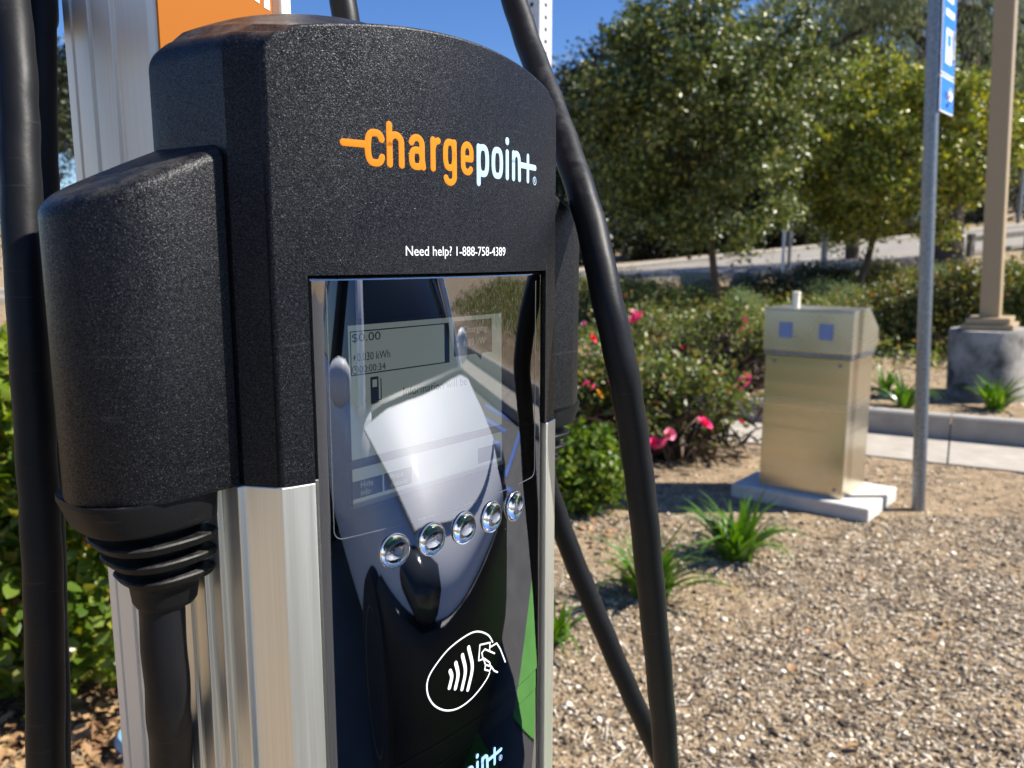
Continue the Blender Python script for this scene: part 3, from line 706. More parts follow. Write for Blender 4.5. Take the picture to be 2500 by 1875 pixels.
# tap-to-pay mark
cm = MB(); lw = .00095
def crv(pts, n=6): return [(p.x, p.y) for p in spline([(x, z, 0) for x, z in pts], n)]
ellp = [(.1305, -.216), (.1266, -.2104), (.1191, -.2053), (.1119, -.2032), (.1023, -.2037), (.0931, -.206), (.0854, -.2105), (.0802, -.2152), (.0784, -.2205), (.0796, -.2271), (.084, -.234), (.0917, -.2398), (.1008, -.2425), (.1104, -.2419), (.1187, -.2392), (.1253, -.2356), (.1275, -.2333)]
stroke(cm, KP, crv(ellp, 4), lw)
for p in ([(.0949, -.2184), (.096, -.2223), (.0942, -.2277)], [(.0992, -.2156), (.1008, -.2229), (.0987, -.23)], [(.1044, -.2132), (.1066, -.2232), (.1038, -.2326)], [(.1094, -.2107), (.1123, -.2235), (.1085, -.235)]): stroke(cm, KP, crv(p, 8), .0024)
for p in ([(.122, -.2226), (.1177, -.2218), (.1189, -.213), (.1281, -.2153), (.1276, -.2195)], [(.1287, -.2181), (.1344, -.2183), (.138, -.2235), (.1429, -.2334)], [(.1322, -.2236), (.1233, -.2173), (.1205, -.2183), (.1215, -.2223)],
          [(.1221, -.2222), (.1275, -.2271), (.1282, -.2296), (.1237, -.2269), (.1222, -.223)], [(.1237, -.2269), (.123, -.2295), (.1275, -.2322), (.1292, -.2307), (.1282, -.2296)], [(.1287, -.2298), (.132, -.2342), (.135, -.2363)]): stroke(cm, KP, p, lw)
cm.build('contactless_symbol', M['white_paint'], station, True, 60)

# five clear push buttons
for s_ in (.0600, .0833, .1063, .1294, .1524):
    z = -.1419; dn = Vector((-4 * KP * (W - 2 * s_) / W ** 2, -1, 0)).normalized(); tx = Vector((-dn.y, dn.x, 0))
    base = on(KP, s_, z, .0002); zu = Vector((0, 0, 1))
    dome = MB(); rg = []
    for r_, h_ in ((.0078, 0), (.0078, .0014), (.0070, .0024), (.0052, .0031), (.0030, .0035), (.0008, .0036)):
        rg.append([base + tx * r_ * math.cos(2 * math.pi * k / 28) + zu * r_ * math.sin(2 * math.pi * k / 28) + dn * h_ for k in range(28)])
    dome.loft(rg); b_ = dome.build('button', M['lens'], station, True, 50)
    rim = MB(); rim.tube([base + dn * .0004 + tx * .0084 * math.cos(a_) + zu * .0084 * math.sin(a_) for a_ in np.linspace(0, 2 * math.pi, 33)], .00045, 6, cap=False)
    rim.build('rim', M['lens_rim'], b_, True)

# the cable mast behind the head
mastp = [(.0500, .1745), (.0520, .1712), (.0545, .1700), (.1300, .1700), (.1330, .1730), (.1355, .1730), (.1385, .1700), (.1450, .1700), (.1466, .1720), (.1466, .1900),
         (.1466, .285), (.0500, .285), (.0500, .2745), (.0516, .2740), (.0516, .2710), (.0500, .2705), (.0500, .2500), (.0525, .2494), (.0525, .2455), (.0500, .2450), (.0500, .2200), (.0530, .2193), (.0530, .2105), (.0500, .2098)]
ms = MB().prism(mastp, .012, 2.42).build('mast', M['mast'], station)
bv = ms.modifiers.new('bevel', 'BEVEL'); bv.width = .0007; bv.segments = 2; bv.limit_method = 'ANGLE'; bv.angle_limit = R(20)
MB().box((.0530, .1680, .3), (.1300, .1697, 2.36), bev=.0005).build('sign_panel', M['orange'], station)
MB().box((.1302, .1685, .3), (.1352, .1725, 2.36)).build('sign_edge', M['brown_edge'], station)
lt_ = MB()
lt_.add([(.1123, .1678, zl(.1597)), (.1204, .1678, zl(.1568)), (.1204, .1678, zl(.19)), (.1123, .1678, zl(.19))], [(0, 1, 2, 3)])
lt_.add([(.1236, .1678, zl(.1552)), (.1279, .1678, zl(.1542)), (.1279, .1678, zl(.19)), (.1236, .1678, zl(.19))], [(0, 1, 2, 3)])
lt_.build('sign_lettering', M['white_paint'], station)
MB().box((.045, .165, 2.42), (.152, .29, 2.45), bev=.004).build('mast_cap', M['head'], station)

# ------------------------------------------------------------------ cables
RC = .0098
topm = lambda s_, t_, z: to_world(s_, t_, z)
def world_of(s_, t_, z): return to_world(s_, t_, zl(z))
def cable(name, pts, label, r=RC, group='charging cables'):
    P = spline(pts, 10); P = [p + Vector((math.sin(i * .9 + len(P)), math.cos(i * .71), 0)) * .00022 for i, p in enumerate(P)]
    return tag(MB().tube(P, [r * (1 + .003 * math.sin(i * 1.7) * math.sin(i * .37)) for i in range(len(P))], 20).build(name, M['cable'], None, True, 60), label, 'cable', group)
bl = world_of(CAX[0], CAX[1], -.150); br_ = world_of(W + .0042 - CAX[0], CAX[1], -.150)
main_px = [(1040, -190, .66), (1078, -90, .64), (1110, 0, .62), (1143, 100, .605), (1188, 220, .575), (1234, 350, .54), (1275, 480, .515), (1310, 640, .50), (1345, 800, .50), (1370, 950, .52), (1389, 1100, .54), (1409, 1300, .575), (1428, 1500, .61), (1439, 1659, .64), (1440, 1850, .69)]
up = [topm(.10, .18, 2.43), topm(.11, .02, 2.40), topm(.12, -.03, 2.1)]
loop = [at_zc(1500, 2150, .86), at_zc(1640, 2150, .92), at_zc(1600, 1960, .9)]
diag = [(1500, 1790, .84), (1405, 1590, .80), (1350, 1470, .78), (1290, 1330, .76), (1232, 1190, .745), (1190, 1075, .73)]
cable('charging_cable', up + [at_zc(*p) for p in main_px] + loop + [at_zc(*p) for p in diag] + [at_zc(1168, 1020, .70), br_ + Vector((0, 0, -.06)), br_],
      'thick black cable looping down along the right side of the charger')
l1 = [(100, 2100, .52), (98, 1850, .48), (99, 1659, .455), (97, 1400, .44), (91, 1200, .43), (80, 1000, .425), (64, 740, .42), (50, 500, .42), (42, 300, .425), (36, 150, .43), (22, 0, .44), (0, -150, .46)]
cable('charging_cable', [bl, bl + Vector((.0, -.0, -.05)), at_zc(372, 1659, .402), at_zc(392, 1950, .44), at_zc(330, 2330, .50), at_zc(190, 2380, .52)] + [at_zc(*p) for p in l1] + [topm(-.05, .05, 2.15), topm(.03, .16, 2.42), topm(.07, .2, 2.43)],
      'thick black cable hanging out of the left holster and rising along the left edge')
l2 = [(120, 2050, .58), (118, 1659, .52), (108, 1300, .51), (100, 1000, .505), (95, 600, .50), (90, 400, .50), (86, 250, .50), (84, 0, .50), (80, -150, .52)]
cable('charging_cable', [to_world(-.25, .16, .02), to_world(-.24, .15, .25)] + [at_zc(*p) for p in l2] + [topm(.02, .2, 2.2), topm(.08, .22, 2.43)],
      'black cable half hidden behind the left cable beside the silver mast')
cable('retractor_cable', [topm(.13, .25, 2.43), at_zc(640, -520, .58), at_zc(690, -260, .59), at_zc(724, -90, .60), at_zc(748, 50, .60), at_zc(758, 210, .60), world_of(.193, .178, .02), world_of(.192, .18, -.12), world_of(.19, .185, -.35), world_of(.18, .19, -.9)],
      'short stretch of black cable dropping behind the top of the charger', r=.0100, group=None)

# ------------------------------------------------------------------ leaf clouds
def rot_rand(n, up=.5):
    """random unit normals with an upward bias and a random in-plane axis"""
    nrm = rng.normal(size=(n, 3)); nrm[:, 2] += up; nrm /= np.linalg.norm(nrm, axis=1, keepdims=True)
    a_ = rng.normal(size=(n, 3)); a_ -= nrm * (a_ * nrm).sum(1, keepdims=True); a_ /= np.linalg.norm(a_, axis=1, keepdims=True)
    return nrm, a_
def leaf_arrays(P, size, up=.5, ratio=.55, fold=.25, droop=None):
    n = len(P); nrm, ax = rot_rand(n, up)
    if droop is not None:
        ax = ax * .35 + np.array([0, 0, -1.0]) * droop; ax /= np.linalg.norm(ax, axis=1, keepdims=True)
        nrm -= ax * (nrm * ax).sum(1, keepdims=True); nrm /= np.linalg.norm(nrm, axis=1, keepdims=True)
    bt = np.cross(nrm, ax); L_ = (size * rng.uniform(.65, 1.3, n))[:, None]
    a = P; c = P + ax * L_; m_ = P + ax * L_ * .52
    b = m_ + bt * L_ * ratio * .5 + nrm * L_ * fold * .4; d = m_ - bt * L_ * ratio * .5 + nrm * L_ * fold * .4
    V = np.stack([a, b, c, d], 1).reshape(-1, 3); i = np.arange(n)[:, None] * 4
    Fc = np.concatenate([i + np.array([[0, 1, 2]]), i + np.array([[0, 2, 3]])]); return V, Fc
def clump_points(n, centre, rad, k, spread, shell=.6, flatb=None, zmin=None):
    """points in k clumps through an ellipsoid, more of them near its surface"""
    d = rng.normal(size=(k, 3)); d /= np.linalg.norm(d, axis=1, keepdims=True)
    r = rng.uniform(0, 1, k) ** (1 / 3); r = shell + (1 - shell) * r if shell < 1 else r
    r = r * rng.uniform(.72, 1.06, k); C = np.array(centre) + d * r[:, None] * np.array(rad)
    if zmin is not None: C[:, 2] = np.maximum(C[:, 2], zmin + rng.uniform(0, .2, k))
    wgt = rng.uniform(.4, 1.5, k); wgt /= wgt.sum(); pick = rng.choice(k, n, p=wgt)
    sp = spread * rng.uniform(.6, 1.35, k)
    P = C[pick] + rng.normal(size=(n, 3)) * sp[pick][:, None] * np.array([1, 1, .75])
    return P, C
def trunk_mesh(base, top, r0, r1, limbs, lr, bend=.1):
    b_ = MB(); base, top = Vector(base), Vector(top); L_ = (top - base).length
    mid = [base.lerp(top, f) + Vector((random.uniform(-bend, bend), random.uniform(-bend, bend), 0)) * L_ * .3 for f in (.3, .6, .85)]
    P = spline([base - Vector((0, 0, .15)), base] + mid + [top], 4); n_ = len(P)
    b_.tube(P, [r0 * 1.35 if i < 3 else r0 + (r1 - r0) * i / n_ for i in range(n_)], 9)
    for e in limbs:
        e = Vector(e); s_ = base.lerp(top, random.uniform(.62, .98)); mm = s_.lerp(e, .5) + Vector((random.uniform(-.1, .1), random.uniform(-.1, .1), random.uniform(-.02, .12))) * (e - s_).length
        Q = spline([s_, mm, e], 5); b_.tube(Q, [lr * (1 - .85 * i / (len(Q) - 1)) for i in range(len(Q))], 6)
    return b_
def tree(name, base, centre, rad, n, leaf, lmat, label, r0, group, bark='bark', k=90, spread=.28, shell=.55, droop=None, limbs=16, ratio=.55, extra=None, zmin=None, wisps=0):
    base = Vector(base); t = empty(name, base); tag(t, label, 'tree', group)
    P, C = clump_points(n, centre, rad, k, spread, shell, zmin=zmin)
    if wisps:                                                    # thin shoots reaching out of the crown
        Q = []
        for _ in range(wisps):
            d = rng.normal(size=3); d[2] = abs(d[2]) * .7; d /= np.linalg.norm(d); s_ = np.array(centre) + d * np.array(rad) * .9
            L_ = rng.uniform(.25, .75); m_ = int(L_ * 130); f = rng.uniform(0, 1, m_)[:, None]
            Q.append(s_ + (d + rng.normal(size=3) * .25) * f * L_ + rng.normal(size=(m_, 3)) * .05 * (1.15 - f))
        P = np.concatenate([P] + Q)
    V, Fc = leaf_arrays(P, leaf, .6, ratio, droop=droop)
    link('crown', np_mesh('crown', V - np.array(base), Fc, lmat), t)
    top = Vector((centre[0], centre[1], centre[2] + rad[2] * .25)); sel = C[rng.choice(len(C), limbs, replace=False)]
    b_ = trunk_mesh(base, top, r0, r0 * .35, [tuple(c) for c in sel], r0 * .42)
    if extra: b_.tube(*extra)
    link('trunk', mesh('trunk', [Vector(v) - base for v in b_.V], b_.F, M[bark], True), t)
    return t
def px_m(p): return (p[1] * CP - (p[2] - H) * SP) / (F_SRC * 2212 / 2500)     # metres per 2212-px pixel at a point
# two street trees in the bed
b1 = at(1555, 690); k1 = px_m(b1)
c1 = at_d(1505, 274, b1.y - .1)
tree('bed_tree', b1, c1, (258 * k1, 1.9, 268 * k1), 58000, .088, M['leaf_oak'], 'round crowned green tree on the slim trunk nearest the charger', .075, 'bed trees', k=210, spread=.155, shell=.35, limbs=26, wisps=70)
b2 = at(1850, 640); k2 = px_m(b2)
c2 = at_d(1925, 337, b2.y + .1)
tree('bed_tree', b2, c2, (262 * k2, 2.1, 200 * k2), 54000, .098, M['leaf_oak2'], 'yellow green round tree behind the blue sign post', .085, 'bed trees', k=190, spread=.17, shell=.35, limbs=26, wisps=40)
# eucalyptus by the road
b3 = at(2050, 586); k3 = px_m(b3)
c3 = at_d(2120, 95, b3.y + 1.5)
tree('gum_tree', b3, c3, (5.2, 3.6, 3.9), 42000, .19, M['leaf_euc'], 'tall drooping grey green tree with a thick dark trunk at the roadside', .46, 'gum trees', 'bark_euc', k=130, spread=.50, shell=.45, droop=.9, limbs=22, ratio=.22)
b4 = at_d(1840, 560, 27.0); b4.z = float(terr(b4.x, b4.y)); c4 = at_d(1840, 20, 27.5)
tree('gum_tree', b4, c4, (3.9, 2.6, 3.6), 15000, .19, M['leaf_euc'], 'airy grey green tree with bare forked limbs above the yellow green tree', .26, 'gum trees', 'bark_euc', k=52, spread=.40, shell=.5, droop=.9, limbs=18, ratio=.22)
# dark trees across the road
far_shade_masses = []  # dark leafy masses added in place of the shade under the far trees
spec = [(1268, 345, 95, 190, 41), (1365, 330, 110, 205, 43), (1470, 370, 110, 170, 42), (1600, 350, 120, 190, 44), (1725, 380, 110, 150, 43), (1850, 360, 130, 170, 46), (1985, 330, 120, 200, 50), (2110, 330, 120, 170, 54)]
lab = ['dark round tree across the road just right of the black cable', 'dark tree across the road behind the left side of the round crown', 'dark tree across the road behind the slim trunk', 'dark tree across the road between the two bed trees',
       'dark tree across the road left of the yellow green crown', 'dark tree across the road behind the yellow green crown', 'dark tree across the road behind the blue sign post', 'dark tree across the road behind the tan lamp pole']
for i, ((px, py, hw, hh, y), l_) in enumerate(zip(spec, lab)):
    c = at_d(px, py, y); k_ = px_m(c); bz = float(terr(c.x, c.y))
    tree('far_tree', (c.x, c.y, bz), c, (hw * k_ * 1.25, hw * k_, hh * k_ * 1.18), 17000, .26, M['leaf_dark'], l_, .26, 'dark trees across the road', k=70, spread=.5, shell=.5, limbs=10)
for i, (px, y, w_, h_, l_) in enumerate(((1225, 38, 5.2, 2.3, 'dark leaf mass added for tree shade across the road next to the black cable'), (1390, 39, 5.4, 2.1, 'dark leaf mass added for tree shade across the road left of the slim trunk'), (1530, 40, 5.0, 1.9, 'dark leaf mass added for tree shade across the road behind the slim trunk'), (1660, 41, 5.2, 1.9, 'dark leaf mass added for tree shade across the road by the paired posts'), (1790, 43, 5.2, 2.0, 'dark leaf mass added for tree shade across the road by the thick post'), (1920, 45, 5.2, 2.0, 'dark leaf mass added for tree shade across the road left of the sign'))):
    p = at_d(px, 540, y); p.z = float(terr(p.x, p.y))
    far_shade_masses.append((p, w_, h_, l_))
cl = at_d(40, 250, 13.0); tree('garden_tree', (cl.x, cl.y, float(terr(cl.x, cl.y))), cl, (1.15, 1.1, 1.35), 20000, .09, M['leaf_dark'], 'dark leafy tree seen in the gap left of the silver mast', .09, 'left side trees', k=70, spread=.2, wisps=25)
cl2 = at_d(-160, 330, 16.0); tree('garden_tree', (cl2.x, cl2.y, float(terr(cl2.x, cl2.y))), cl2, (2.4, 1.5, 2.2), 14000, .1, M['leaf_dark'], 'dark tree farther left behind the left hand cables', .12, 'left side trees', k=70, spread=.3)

# ------------------------------------------------------------------ shrubs
bush_depth = {}
def shrub(name, base, hw, hd_, ht, n, leaf, lmat, label, group=None, k=60, spread=.09, cat='shrub', ratio=.6, up=.6, bare=0, droop=None):
    base = Vector(base); t = empty(name, base); tag(t, label, cat, group); bush_depth[t.name] = hd_
    P, C = clump_points(n, (0, 0, ht * .50), (hw, hd_, ht * .48), k, spread, .55); P = P[P[:, 2] > .015]
    V, Fc = leaf_arrays(P, leaf, up, ratio, droop=droop); f = link('foliage', np_mesh('foliage', V, Fc, lmat), t)
    b_ = MB()
    for c in C[rng.choice(len(C), min(len(C), 26), replace=False)]:
        s_ = Vector((c[0] * .25, c[1] * .25, -.03)); Q = spline([s_, s_.lerp(Vector(c), .55) + Vector((0, 0, .04)), Vector(c)], 3)
        b_.tube(Q, [.012 * ht / .6 * (1 - .8 * i / (len(Q) - 1)) + .001 for i in range(len(Q))], 5)
    link('stems', mesh('stems', b_.V, b_.F, M['bark'], True), t)
    if bare:                                                     # fine dry twigs low in the plant
        m_ = bare; a_ = rng.normal(size=(m_, 3)) * np.array([hw * .5, hd_ * .5, ht * .14]) + np.array([0, 0, ht * .24]); a_[:, 2] = np.abs(a_[:, 2])
        V, Fc = leaf_arrays(a_, .16 * ht / .6, .9, .05); tag(link('twigs', np_mesh('twigs', V, Fc, M['twig_brown']), t), kind='stuff')
    return t
def shrub_px(name, px, py, wpx, hpx, n, leaf, lmat, label, group=None, depth=.8, **kw):
    b_ = at(px, py); k_ = px_m(b_); b_.y += wpx * k_ * .5 * depth
    b_.x += b_.x / max(b_.y, .1) * wpx * k_ * .5 * depth; b_.z = float(terr(b_.x, b_.y))
    return shrub(name, b_, wpx * k_ * .5, wpx * k_ * .5 * depth, hpx * k_ * 1.02, n, leaf, lmat, label, group, **kw)

for p, w_, h_, l_ in far_shade_masses: shrub('far_shade_mass', p, w_ * .5, 1.3, h_, 5200, .24, M['leaf_dark'], l_, 'dark masses for tree shade across the road', k=60, spread=.3)
# clipped hedge on the left with its nearest leaves as separate pieces
hx0, hx1, hy0, hy1, hz = -3.3, -1.12, 2.31, 3.35, 1.17
hedge = empty('hedge', (-2.0, 2.9, 0)); tag(hedge, 'bright green round leaved hedge behind the left hand cables', 'hedge')
n = 52000; P = np.stack([rng.uniform(hx0, hx1, n), hy0 + (hy1 - hy0) * rng.uniform(0, 1, n) ** 1.6, hz * rng.uniform(0, 1, n) ** .8], 1)
dist = (np.sin(P[:, 0] * 9 + 1.3 * np.sin(P[:, 2] * 6)) + np.sin(P[:, 2] * 11 + P[:, 0] * 4) + .9 * np.sin(P[:, 0] * 23 + P[:, 2] * 17)) * .055
P[:, 1] += dist; P[:, 2] += .05 * np.sin(P[:, 0] * 7); keep = (rng.uniform(0, 1, n) < .78) & (P[:, 2] > .05); P = P[keep]
P[:, 1] += .35 * np.clip(.28 - P[:, 2], 0, 1) + .12 * np.clip(P[:, 2] - .95, 0, 1)
V, Fc = leaf_arrays(P, .050, .35, .72, .3)
fo_ = link('foliage', np_mesh('foliage', V - np.array(hedge.location), Fc, M['leaf_hedge']), hedge); fo_['kind'] = 'stuff'
hs_ = MB()
for _ in range(60):
    x = random.uniform(hx0, hx1); y = random.uniform(2.75, 3.15); hs_.tube([(x + 2.0, y - 2.9, -.03), (x + 2.0 + random.uniform(-.1, .1), y - 2.9 - .12, .5), (x + 2.0 + random.uniform(-.2, .2), y - 2.9 - .2, 1.0)], [.012, .008, .003], 5)
link('stems', mesh('stems', hs_.V, hs_.F, M['bark']), hedge)
def leaf_piece(L_, ratio, fold, m):
    """one rounded leaf, folded along its midrib"""
    prof = [(0, .04), (.18, .55), (.42, .95), (.66, 1.0), (.86, .66), (1, .06)]; V = []; Fc = []
    for u_, w_ in prof:
        z = -.18 * (u_ - .4) ** 2 * L_ * 1.2
        V += [(u_ * L_, -w_ * ratio * L_ * .5, z + fold * w_ * L_ * .22), (u_ * L_, 0, z), (u_ * L_, w_ * ratio * L_ * .5, z + fold * w_ * L_ * .22)]
    for i in range(5):
        for j in (0, 1): Fc.append((i * 3 + j, i * 3 + j + 1, i * 3 + 4 + j, i * 3 + 3 + j))
    return mesh('leaf', V, Fc, m, True, 80)
lv_m = []
for i, c in enumerate([(.060, .11, .013), (.095, .155, .02), (.14, .20, .028), (.075, .13, .015), (.20, .20, .04)]):
    lv_m.append(leaf_piece(.054 + .005 * (i % 3), .70 + .05 * (i % 2), .5, leaf_mat('hedge_leaf', [(0, c), (1, c)], .28, .42)))
for i in range(300):
    x = random.uniform(-1.98, -1.16); z = random.uniform(.10, 1.12)
    y = hy0 - .06 + (math.sin(x * 9 + 1.3 * math.sin(z * 6)) + math.sin(z * 11 + x * 4)) * .05 + .35 * max(0, .28 - z) + random.uniform(-.02, .03)
    o = link('leaf', random.choice(lv_m), hedge, (x + 2.0, y - 2.9, z), (random.uniform(-.9, .9), random.uniform(-.9, .5), random.uniform(0, 6.28)))
# low evergreen on the right of the charger
sb = shrub_px('evergreen_bush', 1262, 1128, 150, 190, 5200, .042, M['leaf_bush'], 'low glossy green bush just right of the charger post', None, k=46, spread=.06, ratio=.7)
# roses
RG = 'rose bushes'
roses = []
def rose(px, py, w, h, n, label, **kw):
    t = shrub_px('rose_bush', px, py, w, h, n, .048, M['leaf_rose'], label, RG, k=70, spread=.085, bare=kw.pop('bare', 350), **kw); roses.append(t); return t
rA = rose(1450, 1012, 300, 250, 5200, 'rose bush with a large pink cluster low down, left of the steel cabinet', bare=700)
rB = rose(1290, 985, 170, 260, 3800, 'rose bush with pink and yellow blooms beside the charger')
rC = rose(1555, 870, 260, 190, 4600, 'brown stemmed rose bush just behind the steel cabinet', bare=1500)
rD = rose(1400, 800, 260, 130, 4200, 'rose bush with red blooms seen past the black cable')
rE = rose(1330, 710, 200, 95, 3000, 'small rose bush at the back left near the slim tree')
pet = {}
def bloom_mesh(mname):
    """a double rose: cupped petals in three whorls"""
    b_ = MB()
    for ring, (m_, r_, tilt, sz) in enumerate(((6, .30, .35, .62), (5, .20, .85, .52), (4, .09, 1.25, .42))):
        for j in range(m_):
            a_ = 2 * math.pi * (j + .5 * ring) / m_; ca, sa = math.cos(a_), math.sin(a_); V = []; Fc = []
            for u_ in range(4):
                f = u_ / 3; wd = (.35, .85, 1, .55)[u_] * sz * .55
                ro = r_ * .4 + sz * math.cos(tilt) * f; zz = -.1 + sz * math.sin(tilt) * f + .06 * f * f
                for v_ in (-1, 0, 1):
                    V.append((ca * ro - sa * v_ * wd, sa * ro + ca * v_ * wd, zz + .10 * v_ * v_ * f))
            for u_ in range(3):
                for v_ in (0, 1): Fc.append((u_ * 3 + v_, u_ * 3 + v_ + 1, u_ * 3 + v_ + 4, u_ * 3 + v_ + 3))
            b_.add(V, Fc)
    return mesh('bloom', b_.V, b_.F, M[mname], True, 70)
def bloom(bush, px, py, dpx, mname, dy=-.0):
    if mname not in pet: pet[mname] = bloom_mesh(mname)
    yb = bush.location.y - bush_depth[bush.name] * 1.3 + dy * .2; p = at_d(px, py, yb); k_ = px_m(p)
    o = link('bloom', pet[mname], bush, Vector(p) - bush.location, (random.uniform(.5, 1.1), random.uniform(-.5, .5), random.uniform(0, 6)))
    o.scale = [dpx * k_ * .68] * 3
    return o
for b_, px, py, d_, m_, dy in ((rA, 1432, 962, 44, 'pink', -.55), (rA, 1412, 958, 30, 'pink', -.52), (rA, 1446, 938, 30, 'rose_pale', -.5), (rA, 1520, 917, 42, 'pink', -.5), (rA, 1404, 990, 22, 'pink', -.5), (rA, 1600, 912, 18, 'red', -.3),
                        (rC, 1605, 833, 62, 'pink', -.5), (rC, 1612, 820, 36, 'rose_pale', -.5), (rC, 1498, 757, 12, 'red', -.2), (rC, 1472, 750, 12, 'red', -.2),
                        (rD, 1376, 690, 44, 'pink', -.2), (rD, 1368, 678, 22, 'rose_pale', -.2), (rD, 1378, 776, 34, 'red', -.5), (rD, 1386, 798, 22, 'red', -.5), (rD, 1430, 820, 20, 'yellow', -.5), (rD, 1420, 832, 16, 'rose_pale', -.5),
                        (rB, 1280, 732, 22, 'red', -.1), (rB, 1268, 830, 22, 'pink', -.3), (rB, 1282, 838, 18, 'pink', -.3), (rB, 1293, 852, 24, 'yellow', -.35), (rB, 1242, 921, 38, 'pink', -.45), (rB, 1262, 700, 14, 'rose_pale', 0), (rB, 1318, 828, 16, 'red', -.3),
                        (rC, 1607, 692, 18, 'pink', -.2), (rC, 1605, 710, 14, 'rose_pale', -.2), (rE, 1300, 632, 10, 'rose_pale', -.1), (rE, 1348, 640, 9, 'red', -.1)):
    bloom(b_, px, py, d_, m_, dy)
# back of the bed
BG = 'bed shrubs'
for px, py, w, h, n_, lf, mt, l_ in (
    (1330, 668, 170, 62, 3600, .06, 'leaf_brown', 'dull green shrub beyond the black cable at the back of the bed'),
    (1450, 700, 190, 62, 3800, .055, 'leaf_rose', 'yellow green shrub left of the slim trunk'),
    (1660, 668, 150, 66, 3600, .06, 'leaf_dark', 'dark shrub right of the slim trunk near the boulder'),
    (1765, 640, 150, 62, 3600, .07, 'leaf_dark', 'dark shrub between the far posts and the second trunk'),
    (1900, 640, 200, 60, 4200, .07, 'leaf_brown', 'reddish shrub left of the blue sign post at the back'),
    (1960, 760, 190, 150, 6000, .055, 'leaf_brown', 'reddish green shrub directly behind the blue sign post'),
    (2065, 770, 170, 200, 6000, .055, 'leaf_brown', 'tall reddish green shrub between sign post and tan pole'),
    (2170, 700, 190, 120, 5200, .065, 'leaf_brown', 'reddish green shrub behind the tan lamp pole'),
    (2260, 780, 190, 190, 5200, .06, 'leaf_rose', 'shrub at the right edge behind the concrete base')):
    shrub_px('bed_shrub', px, py, w, h, n_, lf, M[mt], l_, BG, k=70, spread=.12)
for px, py, w, h, l_ in ((1608, 694, 96, 62, 'pale silvery cushion plant right of the slim trunk'), (1795, 668, 120, 58, 'pale silvery cushion plant behind the steel cabinet'), (1925, 632, 120, 50, 'pale silvery cushion plant near the second trunk'), (2025, 612, 90, 40, 'pale silvery cushion plant near the thick dark trunk')):
    shrub_px('cushion_plant', px, py, w, h, 3600, .05, M['leaf_grey'], l_, 'silvery cushion plants', k=60, spread=.08, ratio=.14, up=1.6)
# a low belt of planting fills the bed behind the roses
n = 60000; q = rng.uniform(9.5, 17.5, n); w_ = rng.uniform(-8, 14, n); X = QX * q + QY * w_; Y = QY * q - QX * w_
ok = Y < near_y(X) - 1.0; X, Y = X[ok], Y[ok]; hh_ = .14 + .32 * (np.sin(X * 3.1) * np.sin(Y * 2.7) * .5 + .5)
P = np.stack([X, Y, terr(X, Y) + rng.uniform(0, 1, len(X)) * hh_], 1); V, Fc = leaf_arrays(P, .07, .7, .6)
tag(link('ground_cover', np_mesh('ground_cover', V, Fc, M['leaf_rose'])), kind='stuff')

# strap-leaved clumps; every blade is a piece
def blade_mesh(L_, arch_, w):
    V = []; Fc = []; n_ = 7
    for i in range(n_ + 1):
        f = i / n_; a_ = f * arch_; x = L_ * (math.sin(a_) / max(arch_, .1) if arch_ > .1 else 0) * .0
        V_ = None
        V.append(i)
    V = []; x = z = 0; ang = math.pi / 2
    for i in range(n_ + 1):
        f = i / n_; wd = w * (1 - f ** 2.2) * (.75 + .5 * math.sin(math.pi * min(f * 1.4, 1))) + .0004
        V += [(x, -wd / 2, z + wd * .22), (x, 0, z), (x, wd / 2, z + wd * .22)]
        ang -= arch_ / n_ * (.5 + f); x += L_ / n_ * math.cos(ang); z += L_ / n_ * math.sin(ang)
    for i in range(n_):
        for j in (0, 1): Fc.append((i * 3 + j, i * 3 + j + 1, i * 3 + 4 + j, i * 3 + 3 + j))
    return Fc, V
blades = []
for i, (L_, a_, w_, c) in enumerate(((.25, .9, .021, (.075, .16, .015)), (.23, 1.5, .021, (.10, .20, .02)), (.27, 1.9, .022, (.06, .135, .014)), (.21, .5, .018, (.13, .23, .03)), (.24, 2.2, .020, (.085, .17, .018)), (.22, 1.8, .016, (.26, .20, .05)))):
    Fc, V = blade_mesh(L_, a_, w_); blades.append(mesh('blade', V, Fc, leaf_mat('strap_leaf', [(0, c), (1, c)], .34, .3), True, 80))
def strap_clump(p, scale, n_, label, lean=0):
    t = empty('strap_leaf_plant', p); tag(t, label, 'plant', 'strap leaved plants')
    for i in range(n_):
        a_ = random.uniform(0, 6.283); r_ = random.uniform(0, .06) * scale
        o = link('blade', blades[random.choices(range(6), (5, 5, 4, 4, 4, 1))[0]], t, (r_ * math.cos(a_), r_ * math.sin(a_), -.01), (random.uniform(-.25, .25), random.uniform(-.25, .55), a_ + random.uniform(-.6, .6)))
        s_ = scale * random.uniform(.7, 1.15); o.scale = (s_, s_, s_)
    return t
for px, py, sc_, n_, l_ in ((1592, 1205, 1.48, 74, 'largest green strap leaved clump in the mulch below the steel cabinet'), (1402, 1290, 1.45, 74, 'green strap leaved clump behind the lower part of the black cable'),
                      (1196, 1385, .95, 26, 'small strap leaved clump peeping past the right edge of the charger'), (1950, 880, 1.4, 40, 'strap leaved clump at the kerb left of the sign post'), (1915, 842, 1.3, 30, 'strap leaved clump behind the steel cabinet right side'),
                      (2150, 885, 1.6, 44, 'strap leaved clump in front of the concrete lamp base'), (2215, 725, 1.8, 30, 'bright strap leaved clump behind the concrete lamp base'), (1806, 1105, .28, 12, 'tiny green sprout in front of the concrete pad')):
    strap_clump(at(px, py), sc_, n_, l_)

